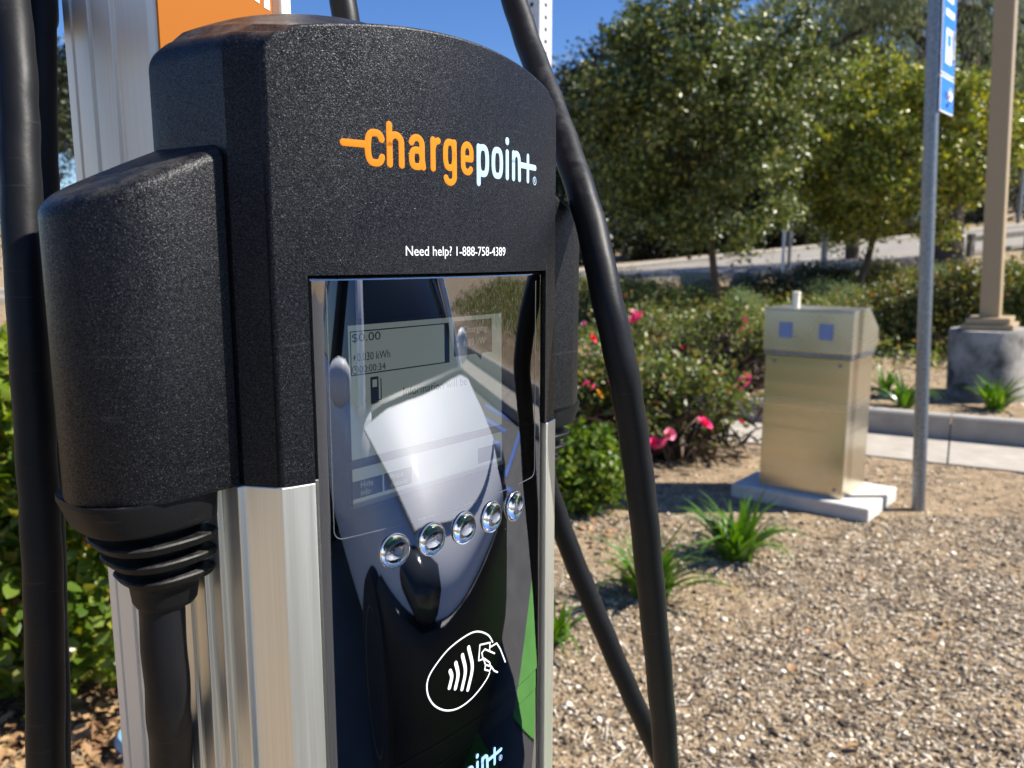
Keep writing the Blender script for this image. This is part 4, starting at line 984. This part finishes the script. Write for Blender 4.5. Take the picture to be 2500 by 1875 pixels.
# ------------------------------------------------------------------ mulch chips and litter
def chips(name, X, Y, big, m):
    n_ = len(X); a_ = rng.uniform(0, 6.283, n_); stick = rng.uniform(0, 1, n_) < .38
    u_ = rng.uniform(0, 1, n_); lx = np.where(u_ < .58, rng.uniform(.0028, .0062, n_), np.where(u_ < .95, rng.uniform(.0062, .0125, n_), rng.uniform(.0125, .021, n_))) * big
    ly = lx * rng.uniform(.4, .95, n_); lz_ = lx * rng.uniform(.10, .34, n_)
    lx = np.where(stick, lx * rng.uniform(1.8, 4.2, n_), lx); ly = np.where(stick, np.minimum(ly * .4, .0035), ly); lz_ = np.where(stick, lz_ * .5, lz_)
    base = np.array([(1, .1, 0), (.25, .9, .15), (-.7, .65, -.1), (-1, -.2, 0), (-.2, -.95, .1), (.75, -.6, 0), (0, .05, 1), (.1, 0, -1)])
    J = base[None] * rng.uniform(.75, 1.2, (n_, 8, 3)); J = J * np.stack([lx, ly, lz_], 1)[:, None]
    ti = rng.normal(size=n_) * .5; ct, st = np.cos(ti)[:, None], np.sin(ti)[:, None]
    Yt = J[..., 1] * ct - J[..., 2] * st; Zt = J[..., 1] * st + J[..., 2] * ct
    ca, sa = np.cos(a_)[:, None], np.sin(a_)[:, None]
    V = np.stack([J[..., 0] * ca - Yt * sa + X[:, None], J[..., 0] * sa + Yt * ca + Y[:, None], Zt + (terr(X, Y) + rng.uniform(-.002, .007, n_))[:, None]], -1)
    ring = [(i, (i + 1) % 6, 6) for i in range(6)] + [((i + 1) % 6, i, 7) for i in range(6)]
    Fc = (np.arange(n_)[:, None, None] * 8 + np.array(ring)[None]).reshape(-1, 3)
    return tag(link(name, np_mesh(name, V.reshape(-1, 3), Fc, m)), kind='stuff')
def area_pts(n_, x0, x1, y0, y1):
    X = rng.uniform(x0, x1, n_); Y = rng.uniform(y0, y1, n_); q = QX * X + QY * Y; s_, t_ = to_local(X, Y)
    dens = .25 + .75 * np.clip(.62 + .55 * np.sin(X * 2.3 + 1.1 * np.sin(Y * 1.9)) * np.sin(Y * 2.9 + X) + .3 * np.sin(X * 7.1 + 2 * np.sin(Y * 5.3)), 0, 1)
    ok = (q < 6.32) & (t_ > -.21) & (rng.uniform(0, 1, n_) < dens) & (X / np.maximum(Y, .2) < .78)
    padm = ((X - 1.87) * UX + (Y - 4.80) * UY); padn = ((X - 1.87) * UY - (Y - 4.80) * UX)
    ok &= ~((abs(padm) < .36) & (abs(padn) < .36)); return X[ok], Y[ok]
a_ = [area_pts(125000, -.1, 3.6, 1.75, 4.4), area_pts(42000, -.1, 5.2, 4.4, 7.2), area_pts(9000, -2.6, -.5, 1.7, 3.2)]
chips('mulch', np.concatenate([p[0] for p in a_]), np.concatenate([p[1] for p in a_]), 1.0, M['chips'])
X = rng.uniform(-3, 9, 9000); Y = rng.uniform(6, 11, 9000); q = QX * X + QY * Y; ok = (q > 7.4) & (q < 10.5); chips('bed_mulch', X[ok], Y[ok], 2.0, M['chips'])
n = 2600; X = rng.uniform(-2.6, -.78, n); Y = rng.uniform(1.9, 2.62, n); V, Fc = leaf_arrays(np.stack([X, Y, rng.uniform(.006, .022, n)], 1), .045, 2.6, .5)
tag(link('leaf_litter', np_mesh('leaf_litter', V, Fc, M['dry_leaf'])), kind='stuff')
dl = []
for i in range(3):
    me = leaf_piece(.05, .55 + .1 * i, .8 - .3 * i, M['dry_leaf_obj']); me.name = 'dry_leaf'; dl.append(me)
for i in range(88):
    if 78 <= i: p = at(random.uniform(1500, 2180), random.uniform(1250, 1640)); x, y = p.x, p.y
    elif i < 60: x, y = random.uniform(-1.52, -.86), random.uniform(2.02, 2.46)
    else: p = at(random.uniform(1195, 1330), random.uniform(1135, 1200)); x, y = p.x, p.y
    o = link('dry_leaf', random.choice(dl), None, (x, y, float(terr(x, y)) + random.uniform(.012, .03)), (random.uniform(-.6, .6), random.uniform(-.5, .5), random.uniform(0, 6.28)))
    s_ = random.uniform(.8, 1.35) if i < 60 else random.uniform(.6, 1.2); o.scale = (s_, s_, s_)
    k_ = 0 if i < 60 else 1 if i < 78 else 2
    tag(o, ('curled dry brown leaf fallen on the ground under the hedge', 'curled dry brown leaf fallen beside the low green bush', 'small dry leaf lying on the open mulch below the sign post')[k_], 'leaf', ('fallen leaves under the hedge', 'fallen leaves by the bush', 'fallen leaves on the mulch')[k_])
for i, (px, py) in enumerate(((1660, 1630), (1740, 1655), (2035, 1322), (1880, 1555), (1995, 1262))):
    pass
vp = at(262, 1668); vb = MB(); vb.loft([[(r_ * math.cos(2 * math.pi * k / 24), r_ * math.sin(2 * math.pi * k / 24), z) for k in range(24)] for r_, z in ((.085, -.02), (.085, .05), (.075, .065), (.03, .072))])
tag(vb.build('valve_cover', M['valve_blue'], None, True, 40, loc=(vp.x + .03, vp.y + .1, 0)), 'pale blue plastic cap at the foot of the silver mast', 'cap')

# ------------------------------------------------------------------ steel cabinet on its pad
def frame_M(origin): return Matrix(((UX, UY, 0, origin[0]), (UY, -UX, 0, origin[1]), (0, 0, 1, origin[2]), (0, 0, 0, 1)))
# local axes: x along the charger's face direction (away), y towards the car park
cab_o = (1.876, 4.452, 0)                                        # its near right corner
cab = empty('steel_cabinet', (cab_o[0], cab_o[1], .08)); tag(cab, 'brushed steel utility cabinet with sloped lid and two blue labels', 'cabinet')
Wd, Dp = .497, .435                                               # width along -y, depth along x
MT = Matrix(((UX, UY, 0, 0), (UY, -UX, 0, 0), (0, 0, 1, 0), (0, 0, 0, 1)))
def cm_(v): return MT @ Vector(v)
def cbox(a_, b_, bev=.003): return MB().box(a_, b_, MT, bev)
cbox((.004, -Wd + .004, 0), (Dp - .02, -.004, .80)).build('body', M['steel'], cab)
cbox((-.006, -Wd - .001, .802), (Dp - .015, .001, .826), .002).build('hinge_flange', M['galv'], cab)
lid = MB(); lp = [(-.010, .828), (-.010, 1.065), (Dp * .62, 1.078), (Dp + .03, .95), (Dp + .03, .845), (Dp * .7, .828)]
lid.loft([[cm_((x, y, z)) for x, z in lp] for y in (-Wd - .006, .006)])
lo_ = lid.build('lid', M['steel_lid'], cab); bv = lo_.modifiers.new('bevel', 'BEVEL'); bv.width = .004; bv.segments = 2; bv.limit_method = 'ANGLE'
MB().box((-.012, -Wd - .008, 1.066), (Dp * .6, .008, 1.074), MT, .001).build('lid_top_trim', M['steel_lid'], cab)
for y0 in (-Wd + .085, -Wd + .315):
    lb = MB().box((-.0125, y0, .905), (-.0105, y0 + .078, .995), MT).build('label', M['sign_blue'] if 0 else mat('blue_label', (.15, .22, .43), .5), lo_)
    tx = MB()
    for k in range(5): tx.box((-.0132, y0 + .008, .915 + k * .016), (-.0126, y0 + .068 - .012 * (k % 2), .919 + k * .016), MT)
    # the fine print on these labels is unreadable in the photograph: ruled lines only
    link('label_print', mesh('label_print', tx.V, tx.F, mat('pale_label_ink', (.25, .32, .55), .5)), lo_)
for y, z in ((-Wd + .06, .765), (-.06, .765), (-.05, .05)):
    bo = MB(); bo.loft([[cm_((x, y + r_ * math.cos(2 * math.pi * k / 10), z + r_ * math.sin(2 * math.pi * k / 10))) for k in range(10)] for x, r_ in ((.004, .010), (-.004, .009), (-.007, .004))]); bo.build('bolt', M['galv'], cab, True, 40)
vp_ = cm_((.10, -Wd + .135, 0)); pv = MB(); pv.loft([[(vp_.x + r_ * math.cos(2 * math.pi * k / 20), vp_.y + r_ * math.sin(2 * math.pi * k / 20), z) for k in range(20)] for r_, z in ((.022, 1.06), (.022, 1.148), (.024, 1.15), (.024, 1.165), (.012, 1.168))]); pv.build('vent_pipe', M['pvc'], cab, True, 40)
pad = empty('concrete_pad', (cab_o[0], cab_o[1], 0)); tag(pad, 'white concrete slab under the steel cabinet', 'slab')
link('slab', MB().box((-.075, -Wd - .14, -.06), (Dp + .05, .165, .08), MT, .006).build('slab', M['concrete_pad']).data, pad); bpy.data.objects.remove(bpy.data.objects['slab'])

# ------------------------------------------------------------------ posts, signs and lamps
def post(name, p, r, h, label, cat, m, group=None, n=20, parts=None):
    t = empty(name, p); tag(t, label, cat, group)
    MB().loft([[(r * math.cos(2 * math.pi * k / n), r * math.sin(2 * math.pi * k / n), z) for k in range(n)] for z in (-.2, h)]).build('pole', m, t, True, 40)
    return t
sp = at(1983, 1103)
sgn = post('sign_post', sp, .0365, 3.05, 'round galvanised post carrying a blue sign seen edge on', 'sign post', M['galv'])
def sgbox(a_, b_, m, name, parent, bev=.002):
    """x along the sign's width, y out of its face, z up"""
    return MB().box(a_, b_, Matrix(((UX, UY, 0, 0), (UY, -UX, 0, 0), (0, 0, 1, 0), (0, 0, 0, 1))), bev).build(name, m, parent)
sgn.rotation_euler = (0, R(-2.6), 0)
for z0, z1 in ((2.215, 2.405), (2.412, 2.98)):
    pl = sgbox((-.015, .040, z0), (.290, .043, z1), M['white_paint'], 'sign_plate', sgn)
    sgbox((-.005, .0432, z0 + .01), (.280, .0442, z1 - .01), M['sign_blue'], 'sign_face', pl, .0)
    zz = z0 + .03
    if z1 - z0 < .3:
        MB().tube([MT @ Vector((.10, .0448, z0 + .10)), MT @ Vector((.19, .0448, z0 + .10))], .016, 8).tube([MT @ Vector((.19, .0448, z0 + .135)), MT @ Vector((.225, .0448, z0 + .10)), MT @ Vector((.19, .0448, z0 + .065))], .010, 8).build('arrow_symbol', M['white_paint'], pl)
        MB().loft([[MT @ Vector((.14 + r_ * math.cos(2 * math.pi * k / 10), y, z0 + .045 + r_ * math.sin(2 * math.pi * k / 10))) for k in range(10)] for y, r_ in ((.0442, .013), (.050, .010))]).build('bolt', M['car_black'], pl)
    else:
        sgbox((.07, .0444, z0 + .06), (.21, .0450, z0 + .24), M['white_paint'], 'charger_symbol', pl, 0)
        sgbox((.10, .0452, z0 + .15), (.18, .0456, z0 + .21), M['sign_blue'], 'charger_symbol_window', pl, 0)
        MB().tube([MT @ Vector((.21, .0448, z0 + .10)), MT @ Vector((.24, .0448, z0 + .09)), MT @ Vector((.245, .0448, z0 + .2)), MT @ Vector((.225, .0448, z0 + .24))], .008, 6).build('charger_symbol_hose', M['white_paint'], pl)
        for k in range(3): sgbox((.05, .0444, z0 + .30 + k * .075), (.24 - .03 * (k % 2), .0450, z0 + .335 + k * .075), M['white_paint'], 'sign_line', pl, 0)
for z in (2.3, 2.5, 2.9): sgbox((-.01, -.002, z), (.06, .040, z + .03), M['galv'], 'bracket', sgn, .003)

# perforated square post just behind the charger
pp = at_d(1160, 300, 1.90); pq = empty('perforated_post', (pp.x, pp.y, 0)); pq.rotation_euler = (0, 0, R(-38)); tag(pq, 'pale square post with a row of holes behind the black cable', 'post')
hw = .0225; wt = .0025; hp = MB(); hr = .0055; zs = np.arange(0, 2.9, .0254)
for fx in range(4):
    c, s_ = math.cos(fx * math.pi / 2), math.sin(fx * math.pi / 2)
    def RT(x, y, z): return (x * c - y * s_, x * s_ + y * c, z)
    for z in zs:                                                  # each pitch of the wall: a square frame round an octagonal hole
        sq = [(-hw, z), (0, z), (hw, z), (hw, z + .0127), (hw, z + .0254), (0, z + .0254), (-hw, z + .0254), (-hw, z + .0127)]
        oc = [(hr * math.cos(R(225 + 45 * k)), z + .0127 + hr * math.sin(R(225 + 45 * k))) for k in range(8)]
        V = [RT(x, -hw, zz) for x, zz in sq] + [RT(x, -hw, zz) for x, zz in oc] + [RT(x, -hw + wt, zz) for x, zz in oc]
        Fc = [(k, (k + 1) % 8, 8 + (k + 1) % 8, 8 + k) for k in range(8)] + [(8 + k, 8 + (k + 1) % 8, 16 + (k + 1) % 8, 16 + k) for k in range(8)]
        if z < 1.5:  Fc = [tuple(range(8))]
        hp.add(V, Fc)
link('square_tube', mesh('square_tube', hp.V, hp.F, M['post_white']), pq)
inner = MB().box((-hw + .004, -hw + .004, .0), (hw - .004, hw - .004, 2.89)); link('tube_core', mesh('tube_core', inner.V, inner.F, M['deep_black']), pq)

# tan lamp column on its concrete base
lbp = at(2134, 872); lbp.y += .3; lbp.x += .16; kz = float(terr(lbp.x, lbp.y))
lamp = empty('lamp_column', (lbp.x, lbp.y, kz)); tag(lamp, 'square tan lamp column on a round concrete base', 'lamp post')
lamp.rotation_euler = (0, R(-2.4), 0); rb = .325; tz = at_d(2134, 717, lbp.y - rb).z - kz
cb = MB(); cb.loft([[(r_ * math.cos(2 * math.pi * k / 40), r_ * math.sin(2 * math.pi * k / 40), z) for k in range(40)] for r_, z in ((rb, -.3), (rb, tz - .015), (rb - .012, tz), (.02, tz + .004))]); cb.build('concrete_base', M['concrete_old'], lamp, True, 40)
LM = Matrix.Rotation(R(-38), 4, 'Z')
MB().box((-.20, -.20, tz + .004), (.20, .20, tz + .05), LM, .004).box((-.17, -.17, tz + .05), (.17, .17, tz + .105), LM, .004).build('pole_shoe', M['tan_paint'], lamp)
MB().box((-.078, -.078, tz + .10), (.078, .078, 6.5), LM, .008).build('pole', M['tan_paint'], lamp)
MB().box((-.8, -.13, 6.5), (.2, .13, 6.62), LM, .02).build('lamp_head', M['tan_paint'], lamp)

# small far things
fg = 'far posts by the road'
for px, py, h, r_, m_, l_, yy in ((1690, 592, 2.6, .045, 'post_white', 'pale thin far post standing left in a pair by the road', 22), (1702, 612, 2.4, .05, 'far_metal', 'dark thin far post beside the pale one by the road', 20.5), (1778, 590, 3.2, .085, 'far_metal', 'thicker dark grey far post left of the second trunk', 21.5)):
    p = at_d(px, py, yy); p.z = float(terr(p.x, p.y)); post('far_post', p, r_, h, l_, 'post', M[m_], fg, 10)
def block(name, px, py, y, wpx, hpx, label, cat, m):
    p = at_d(px, py, y); k_ = px_m(p); p.z = p.z - .02; w_, h_ = wpx * k_, hpx * k_ + .04; t = empty(name, p); tag(t, label, cat)
    MB().box((-w_ / 2, 0, -.5), (w_ / 2, w_ * .7, h_), Matrix.Rotation(R(-20), 4, 'Z'), .03).build('block', m, t); return t
cbk = block('concrete_block', 1508, 615, 17.5, 78, 26, 'tan concrete block behind the bed left of the slim trunk', 'block', M['concrete'])
def boulder(px, py, y, w, label):
    p = at_d(px, py, y); t = bpy.data.meshes.new('boulder'); bm = bmesh.new(); bmesh.ops.create_icosphere(bm, subdivisions=3, radius=1)
    k_ = px_m(p) * w / 2
    for v in bm.verts:
        f = 1 + .12 * math.sin(v.co.x * 3 + 1) * math.sin(v.co.y * 4) + .08 * math.sin(v.co.z * 5 + v.co.x * 4); v.co = Vector((v.co.x * k_ * f, v.co.y * k_ * .8 * f, v.co.z * k_ * .85 * f))
    bm.to_mesh(t); bm.free(); t.materials.append(M['stone']); t.shade_smooth(); return tag(link('boulder', t, None, p), label, 'boulder')
boulder(1608, 612, 18.0, 62, 'rounded grey boulder right of the slim trunk')
# rail fence at the right
fo0, fo1 = at_d(2092, 583, 25.0), at_d(2330, 585, 27.0)
for p in (fo0, fo1): p.z = float(terr(p.x, p.y))
fe = empty('rail_fence', fo0); tag(fe, 'low timber post and rail fence by the road at right', 'fence'); dv = fo1 - fo0; an = math.atan2(dv.y, dv.x); FL = Vector((dv.x, dv.y)).length
for k in range(3):
    q_ = dv * (k / 2); MB().box((-.09, -.09, -.2), (.09, .09, .68), None, .01).build('fence_post', M['wood_grey'], fe, loc=q_, rot=(0, 0, an))
MB().box((-.1, -.05, .44), (FL + .1, .05, .60), None, .01).build('rail', M['wood_grey'], fe, rot=(0, -math.atan2(dv.z, FL), an))
# far street light on the slope
fl = at_d(2199, 482, 46.0); fl.z = float(terr(fl.x, fl.y)); flt = post('street_light', fl, .11, 5.2, 'thin pale street light far up the road at the right edge', 'street light', M['far_metal'], None, 10)
MB().box((-1.2, -.12, 5.2), (.1, .12, 5.32)).build('lamp_head', M['far_metal'], flt)

# ------------------------------------------------------------------ cars
def car(name, origin, heading, paint, label, scale=1.0, detail=True):
    t = empty(name, origin, heading); tag(t, label, 'car')
    secs = [(1.93, .40, .42, .60), (1.90, .60, .36, .66), (1.80, .72, .30, .72), (1.60, .80, .27, .80), (1.30, .845, .25, .875), (1.0, .86, .24, .935), (.72, .865, .23, .985), (.3, .87, .22, 1.0), (-.5, .87, .22, 1.01), (-1.2, .865, .24, 1.01), (-1.6, .84, .28, 1.0), (-1.85, .78, .36, .94), (-1.93, .62, .45, .85)]
    rings = []
    for x, w_, z0, z1 in secs:
        c_ = .030 if x > .5 else .01
        half = [(0, z1 + c_), (w_ * .40, z1 + c_ * .85), (w_ * .70, z1 + c_ * .3), (w_ * .88, z1 - .035), (w_ * .975, z1 - .14), (w_, z1 - .30), (w_ * .985, (z0 + z1) * .42), (w_ * .96, z0 + .06), (w_ * .86, z0), (0, z0)]
        full = [(x, y, z) for y, z in half] + [(x, -y, z) for y, z in half[-2:0:-1]]; rings.append(full)
    b_ = MB(); b_.loft(rings); o = b_.build('body', paint, t, True, 50)
    ss_ = o.modifiers.new('subsurf', 'SUBSURF'); ss_.levels = 2; ss_.render_levels = 2
    # bonnet panel standing a few millimetres proud of the wings, and the dark cowl behind it
    sx_ = [q_[0] for q_ in secs][::-1]; sw_ = [q_[1] for q_ in secs][::-1]; sz_ = [q_[3] for q_ in secs][::-1]
    def top_z(x, y):
        w_ = float(np.interp(x, sx_, sw_)); z1 = float(np.interp(x, sx_, sz_)); c_ = .030 if x > .5 else .01; f = abs(y) / w_
        return z1 + c_ * float(np.interp(f, [0, .4, .7, .88], [1, .85, .3, -1.1]))
    bn = MB(); n_ = 14
    for i in range(10):
        for j in range(n_):
            q = []
            for ii, jj in ((i, j), (i + 1, j), (i + 1, j + 1), (i, j + 1)):
                v_ = -1 + 2 * jj / n_; x = .90 + .88 * ii / 10 - .13 * v_ * v_ * (ii / 10) - .06 * v_ * v_; y = v_ * (.79 - .14 * ii / 10)
                q.append((x, y, top_z(x, y) + .012 + .012 * abs(v_) ** 3 - .014 * abs(v_) ** 10))
            bn.add(q, [(0, 1, 2, 3)])
    bo_ = bn.build('bonnet', paint, t); bm = bmesh.new(); bm.from_mesh(bo_.data); bmesh.ops.remove_doubles(bm, verts=bm.verts, dist=1e-4); bmesh.ops.recalc_face_normals(bm, faces=bm.faces); bm.to_mesh(bo_.data); bm.free(); bo_.data.shade_smooth()
    for sg in (1, -1):
        gp = [(.90 + .88 * f - .13 * f - .06, sg * (.796 - .14 * f)) for f in np.linspace(0, 1, 12)]
        MB().tube([(x, y, top_z(x, y) + .006) for x, y in gp], .004, 6).build('bonnet_gap', M['car_black'], t, True)
    MB().tube([(.86 - .06 * v_ * v_, v_ * .70, top_z(.86, v_ * .66) + .004) for v_ in np.linspace(-1, 1, 15)], .035, 8).build('cowl', M['cowl_grey'], t, True)
    # glass house
    bw, tw, zb_, zt_ = .79, .58, .99, 1.50
    fxb, fxt, rxt, rxb = .80, .02, -1.35, -1.78
    roof = MB(); rr = []
    for x, z, w_ in ((fxt + .04, zt_ - .012, tw), (fxt - .2, zt_ + .025, tw + .01), (-.7, zt_ + .045, tw + .01), (rxt, zt_ + .005, tw - .02), (rxt - .1, zt_ - .03, tw - .03)):
        rr.append([(x, y * w_, z + .03 * (1 - y * y)) for y in np.linspace(-1, 1, 9)] + [(x, y * w_, z - .035) for y in np.linspace(1, -1, 9)])
    roof.loft(rr); roof.build('roof', paint, t, True, 50)
    def pane(nm, q, m_): 
        return MB().add(q, [tuple(range(len(q)))]).build(nm, m_, t)
    ws = MB(); n_ = 12
    for i in range(n_):
        for j in range(6):
            q = []
            for ii, jj in ((i, j), (i + 1, j), (i + 1, j + 1), (i, j + 1)):
                u_ = -1 + 2 * ii / n_; f = jj / 6; w_ = (bw - .06) * (1 - f) + (tw - .03) * f
                q.append((fxb + (fxt - fxb) * f - .14 * u_ * u_ * (1 - .4 * f), u_ * w_, zb_ + (zt_ - .02 - zb_) * f + .05 * math.sin(math.pi * f) * (1 - .5 * u_ * u_)))
            ws.add(q, [(0, 1, 2, 3)])
    wo = ws.build('windscreen', M['car_glass'], t); bm = bmesh.new(); bm.from_mesh(wo.data); bmesh.ops.remove_doubles(bm, verts=bm.verts, dist=1e-4); bm.to_mesh(wo.data); bm.free(); wo.data.shade_smooth()
    for sg in (1, -1):
        MB().tube(spline([(fxb - .15, sg * (bw - .04), zb_ - .03), (.40, sg * (bw - .12), 1.26), (fxt, sg * (tw + .0), zt_ - .01), (-.7, sg * (tw + .03), zt_ + .03), (rxt, sg * tw, zt_ - .01), (rxb, sg * (bw - .06), zb_ - .02)], 6), .042, 8).build('pillar', paint, t, True)
        MB().tube([(-.42, sg * (tw + .03), zt_ + .0), (-.42, sg * (bw + .02), zb_ - .02)], .035, 6).build('door_pillar', M['car_black'], t, True)
        pane('side_window', [(fxb - .18, sg * (bw - .005), zb_ - .02), (fxt + .01, sg * (tw + .01), zt_ - .03), (-.7, sg * (tw + .02), zt_ - .005), (rxt, sg * (tw - .01), zt_ - .03), (rxb + .06, sg * (bw - .03), zb_ - .02)][::sg], M['car_glass'])
        mr = MB(); mr.loft([[(.50 + x, sg * (y + (.80)), 1.04 + r_ * math.sin(2 * math.pi * k / 12) * .085) if 0 else (.50 + x + .03 * math.cos(2 * math.pi * k / 12) * 0, sg * (.93 + .115 * r_ * math.cos(2 * math.pi * k / 12)), 1.05 + .085 * r_ * math.sin(2 * math.pi * k / 12)) for k in range(12)] for x, r_, y in ((.0, .95, 0), (.05, 1, 0), (.11, .8, 0), (.14, .35, 0))])
        mr.build('mirror', paint, t, True, 50)
        hl = MB(); hl.loft([[(x, sg * (.60 + .17 * r_ * math.cos(2 * math.pi * k / 16) - .0), .66 + .09 * r_ * math.sin(2 * math.pi * k / 16) + .04 * math.cos(2 * math.pi * k / 16)) for k in range(16)] for x, r_ in ((1.55, 1.05), (1.76, 1.0), (1.82, .6), (1.83, .2))]); hl.build('headlight', M['lamp_glass'], t, True, 50)
        fgm = MB(); fgm.loft([[(x, sg * (.58 + .13 * r_ * math.cos(2 * math.pi * k / 14)), .38 + .075 * r_ * math.sin(2 * math.pi * k / 14)) for k in range(14)] for x, r_ in ((1.5, 1.1), (1.845, 1.0), (1.85, .6))]); fgm.build('fog_lamp_recess', M['car_black'], t, True, 50)
        tl = MB().box((-1.93, sg * .62 - .10, .78), (-1.80, sg * .62 + .10, .95), None, .03); tl.build('tail_light', M['red_lamp'], t)
        for x in (1.22, -1.22):
            wh = MB(); wh.loft([[(x + r_ * math.cos(2 * math.pi * k / 28), sg * y, .31 + r_ * math.sin(2 * math.pi * k / 28)) for k in range(28)] for y, r_ in ((.68, .25), (.68, .295), (.71, .31), (.85, .31), (.885, .295), (.885, .21))]); w_o = wh.build('wheel', M['tyre'], t, True, 40)
            rm = MB(); rm.loft([[(x + r_ * math.cos(2 * math.pi * k / 28), sg * y, .31 + r_ * math.sin(2 * math.pi * k / 28)) for k in range(28)] for y, r_ in ((.80, .21), (.887, .208), (.880, .18), (.86, .05))]); rm.build('rim', M['rim'], w_o, True, 40)
    pane('rear_window', [(rxb - .03, bw - .12, zb_ + .02), (rxb - .03, -bw + .12, zb_ + .02), (rxt - .10, -tw + .05, zt_ - .04), (rxt - .10, tw - .05, zt_ - .04)], M['car_glass'])
    va = MB(); vr = []  # added black band standing in for the shaded bumper in the panel's reflection
    for z, k_ in ((.20, .985), (.27, 1.012), (.52, 1.018), (.60, 1.012), (.63, .99)):
        a_ = [(1.30, .86), (1.60, .83), (1.82, .74), (1.905, .58), (1.945, .30), (1.955, 0)]
        vr.append([(1.3 + (x - 1.3) * k_, y * k_, z) for x, y in a_] + [(1.3 + (x - 1.3) * k_, -y * k_, z) for x, y in a_[-2::-1]] + [(1.30, 0, z)])
    va.loft(vr); va.build('dark_nose_band', M['car_black'], t, True, 50)
    gr = MB().box((1.70, -.52, .335), (1.925, .52, .455), None, .03); gr.build('grille', M['car_black'], t)
    MB().box((1.86, -.20, .50), (1.945, .20, .60), None, .01).build('upper_grille', M['car_black'], t)
    return t
wx = to_world(1.70, -2.2, -.12); HA, HB = .0, -1.0
# bonnet points back at the charger: local direction (-.43, -.90 out)
hdir = Vector((UX * HA + UY * HB, UY * HA - UX * HB, 0)).normalized()
co_ = Vector(wx) - hdir * .78 * .96
car('parked_car', co_, math.atan2(hdir.y, hdir.x), M['car_white'], 'white hatchback parked nose in facing the charger').scale = (.96, 1.12, 1.08)
fc = at_d(1968, 521, 44.0); fc.z = float(terr(fc.x, fc.y)) + .02
car('parked_car', fc, R(40), M['far_blue'], 'dark blue car far away on the road left of the sign post')
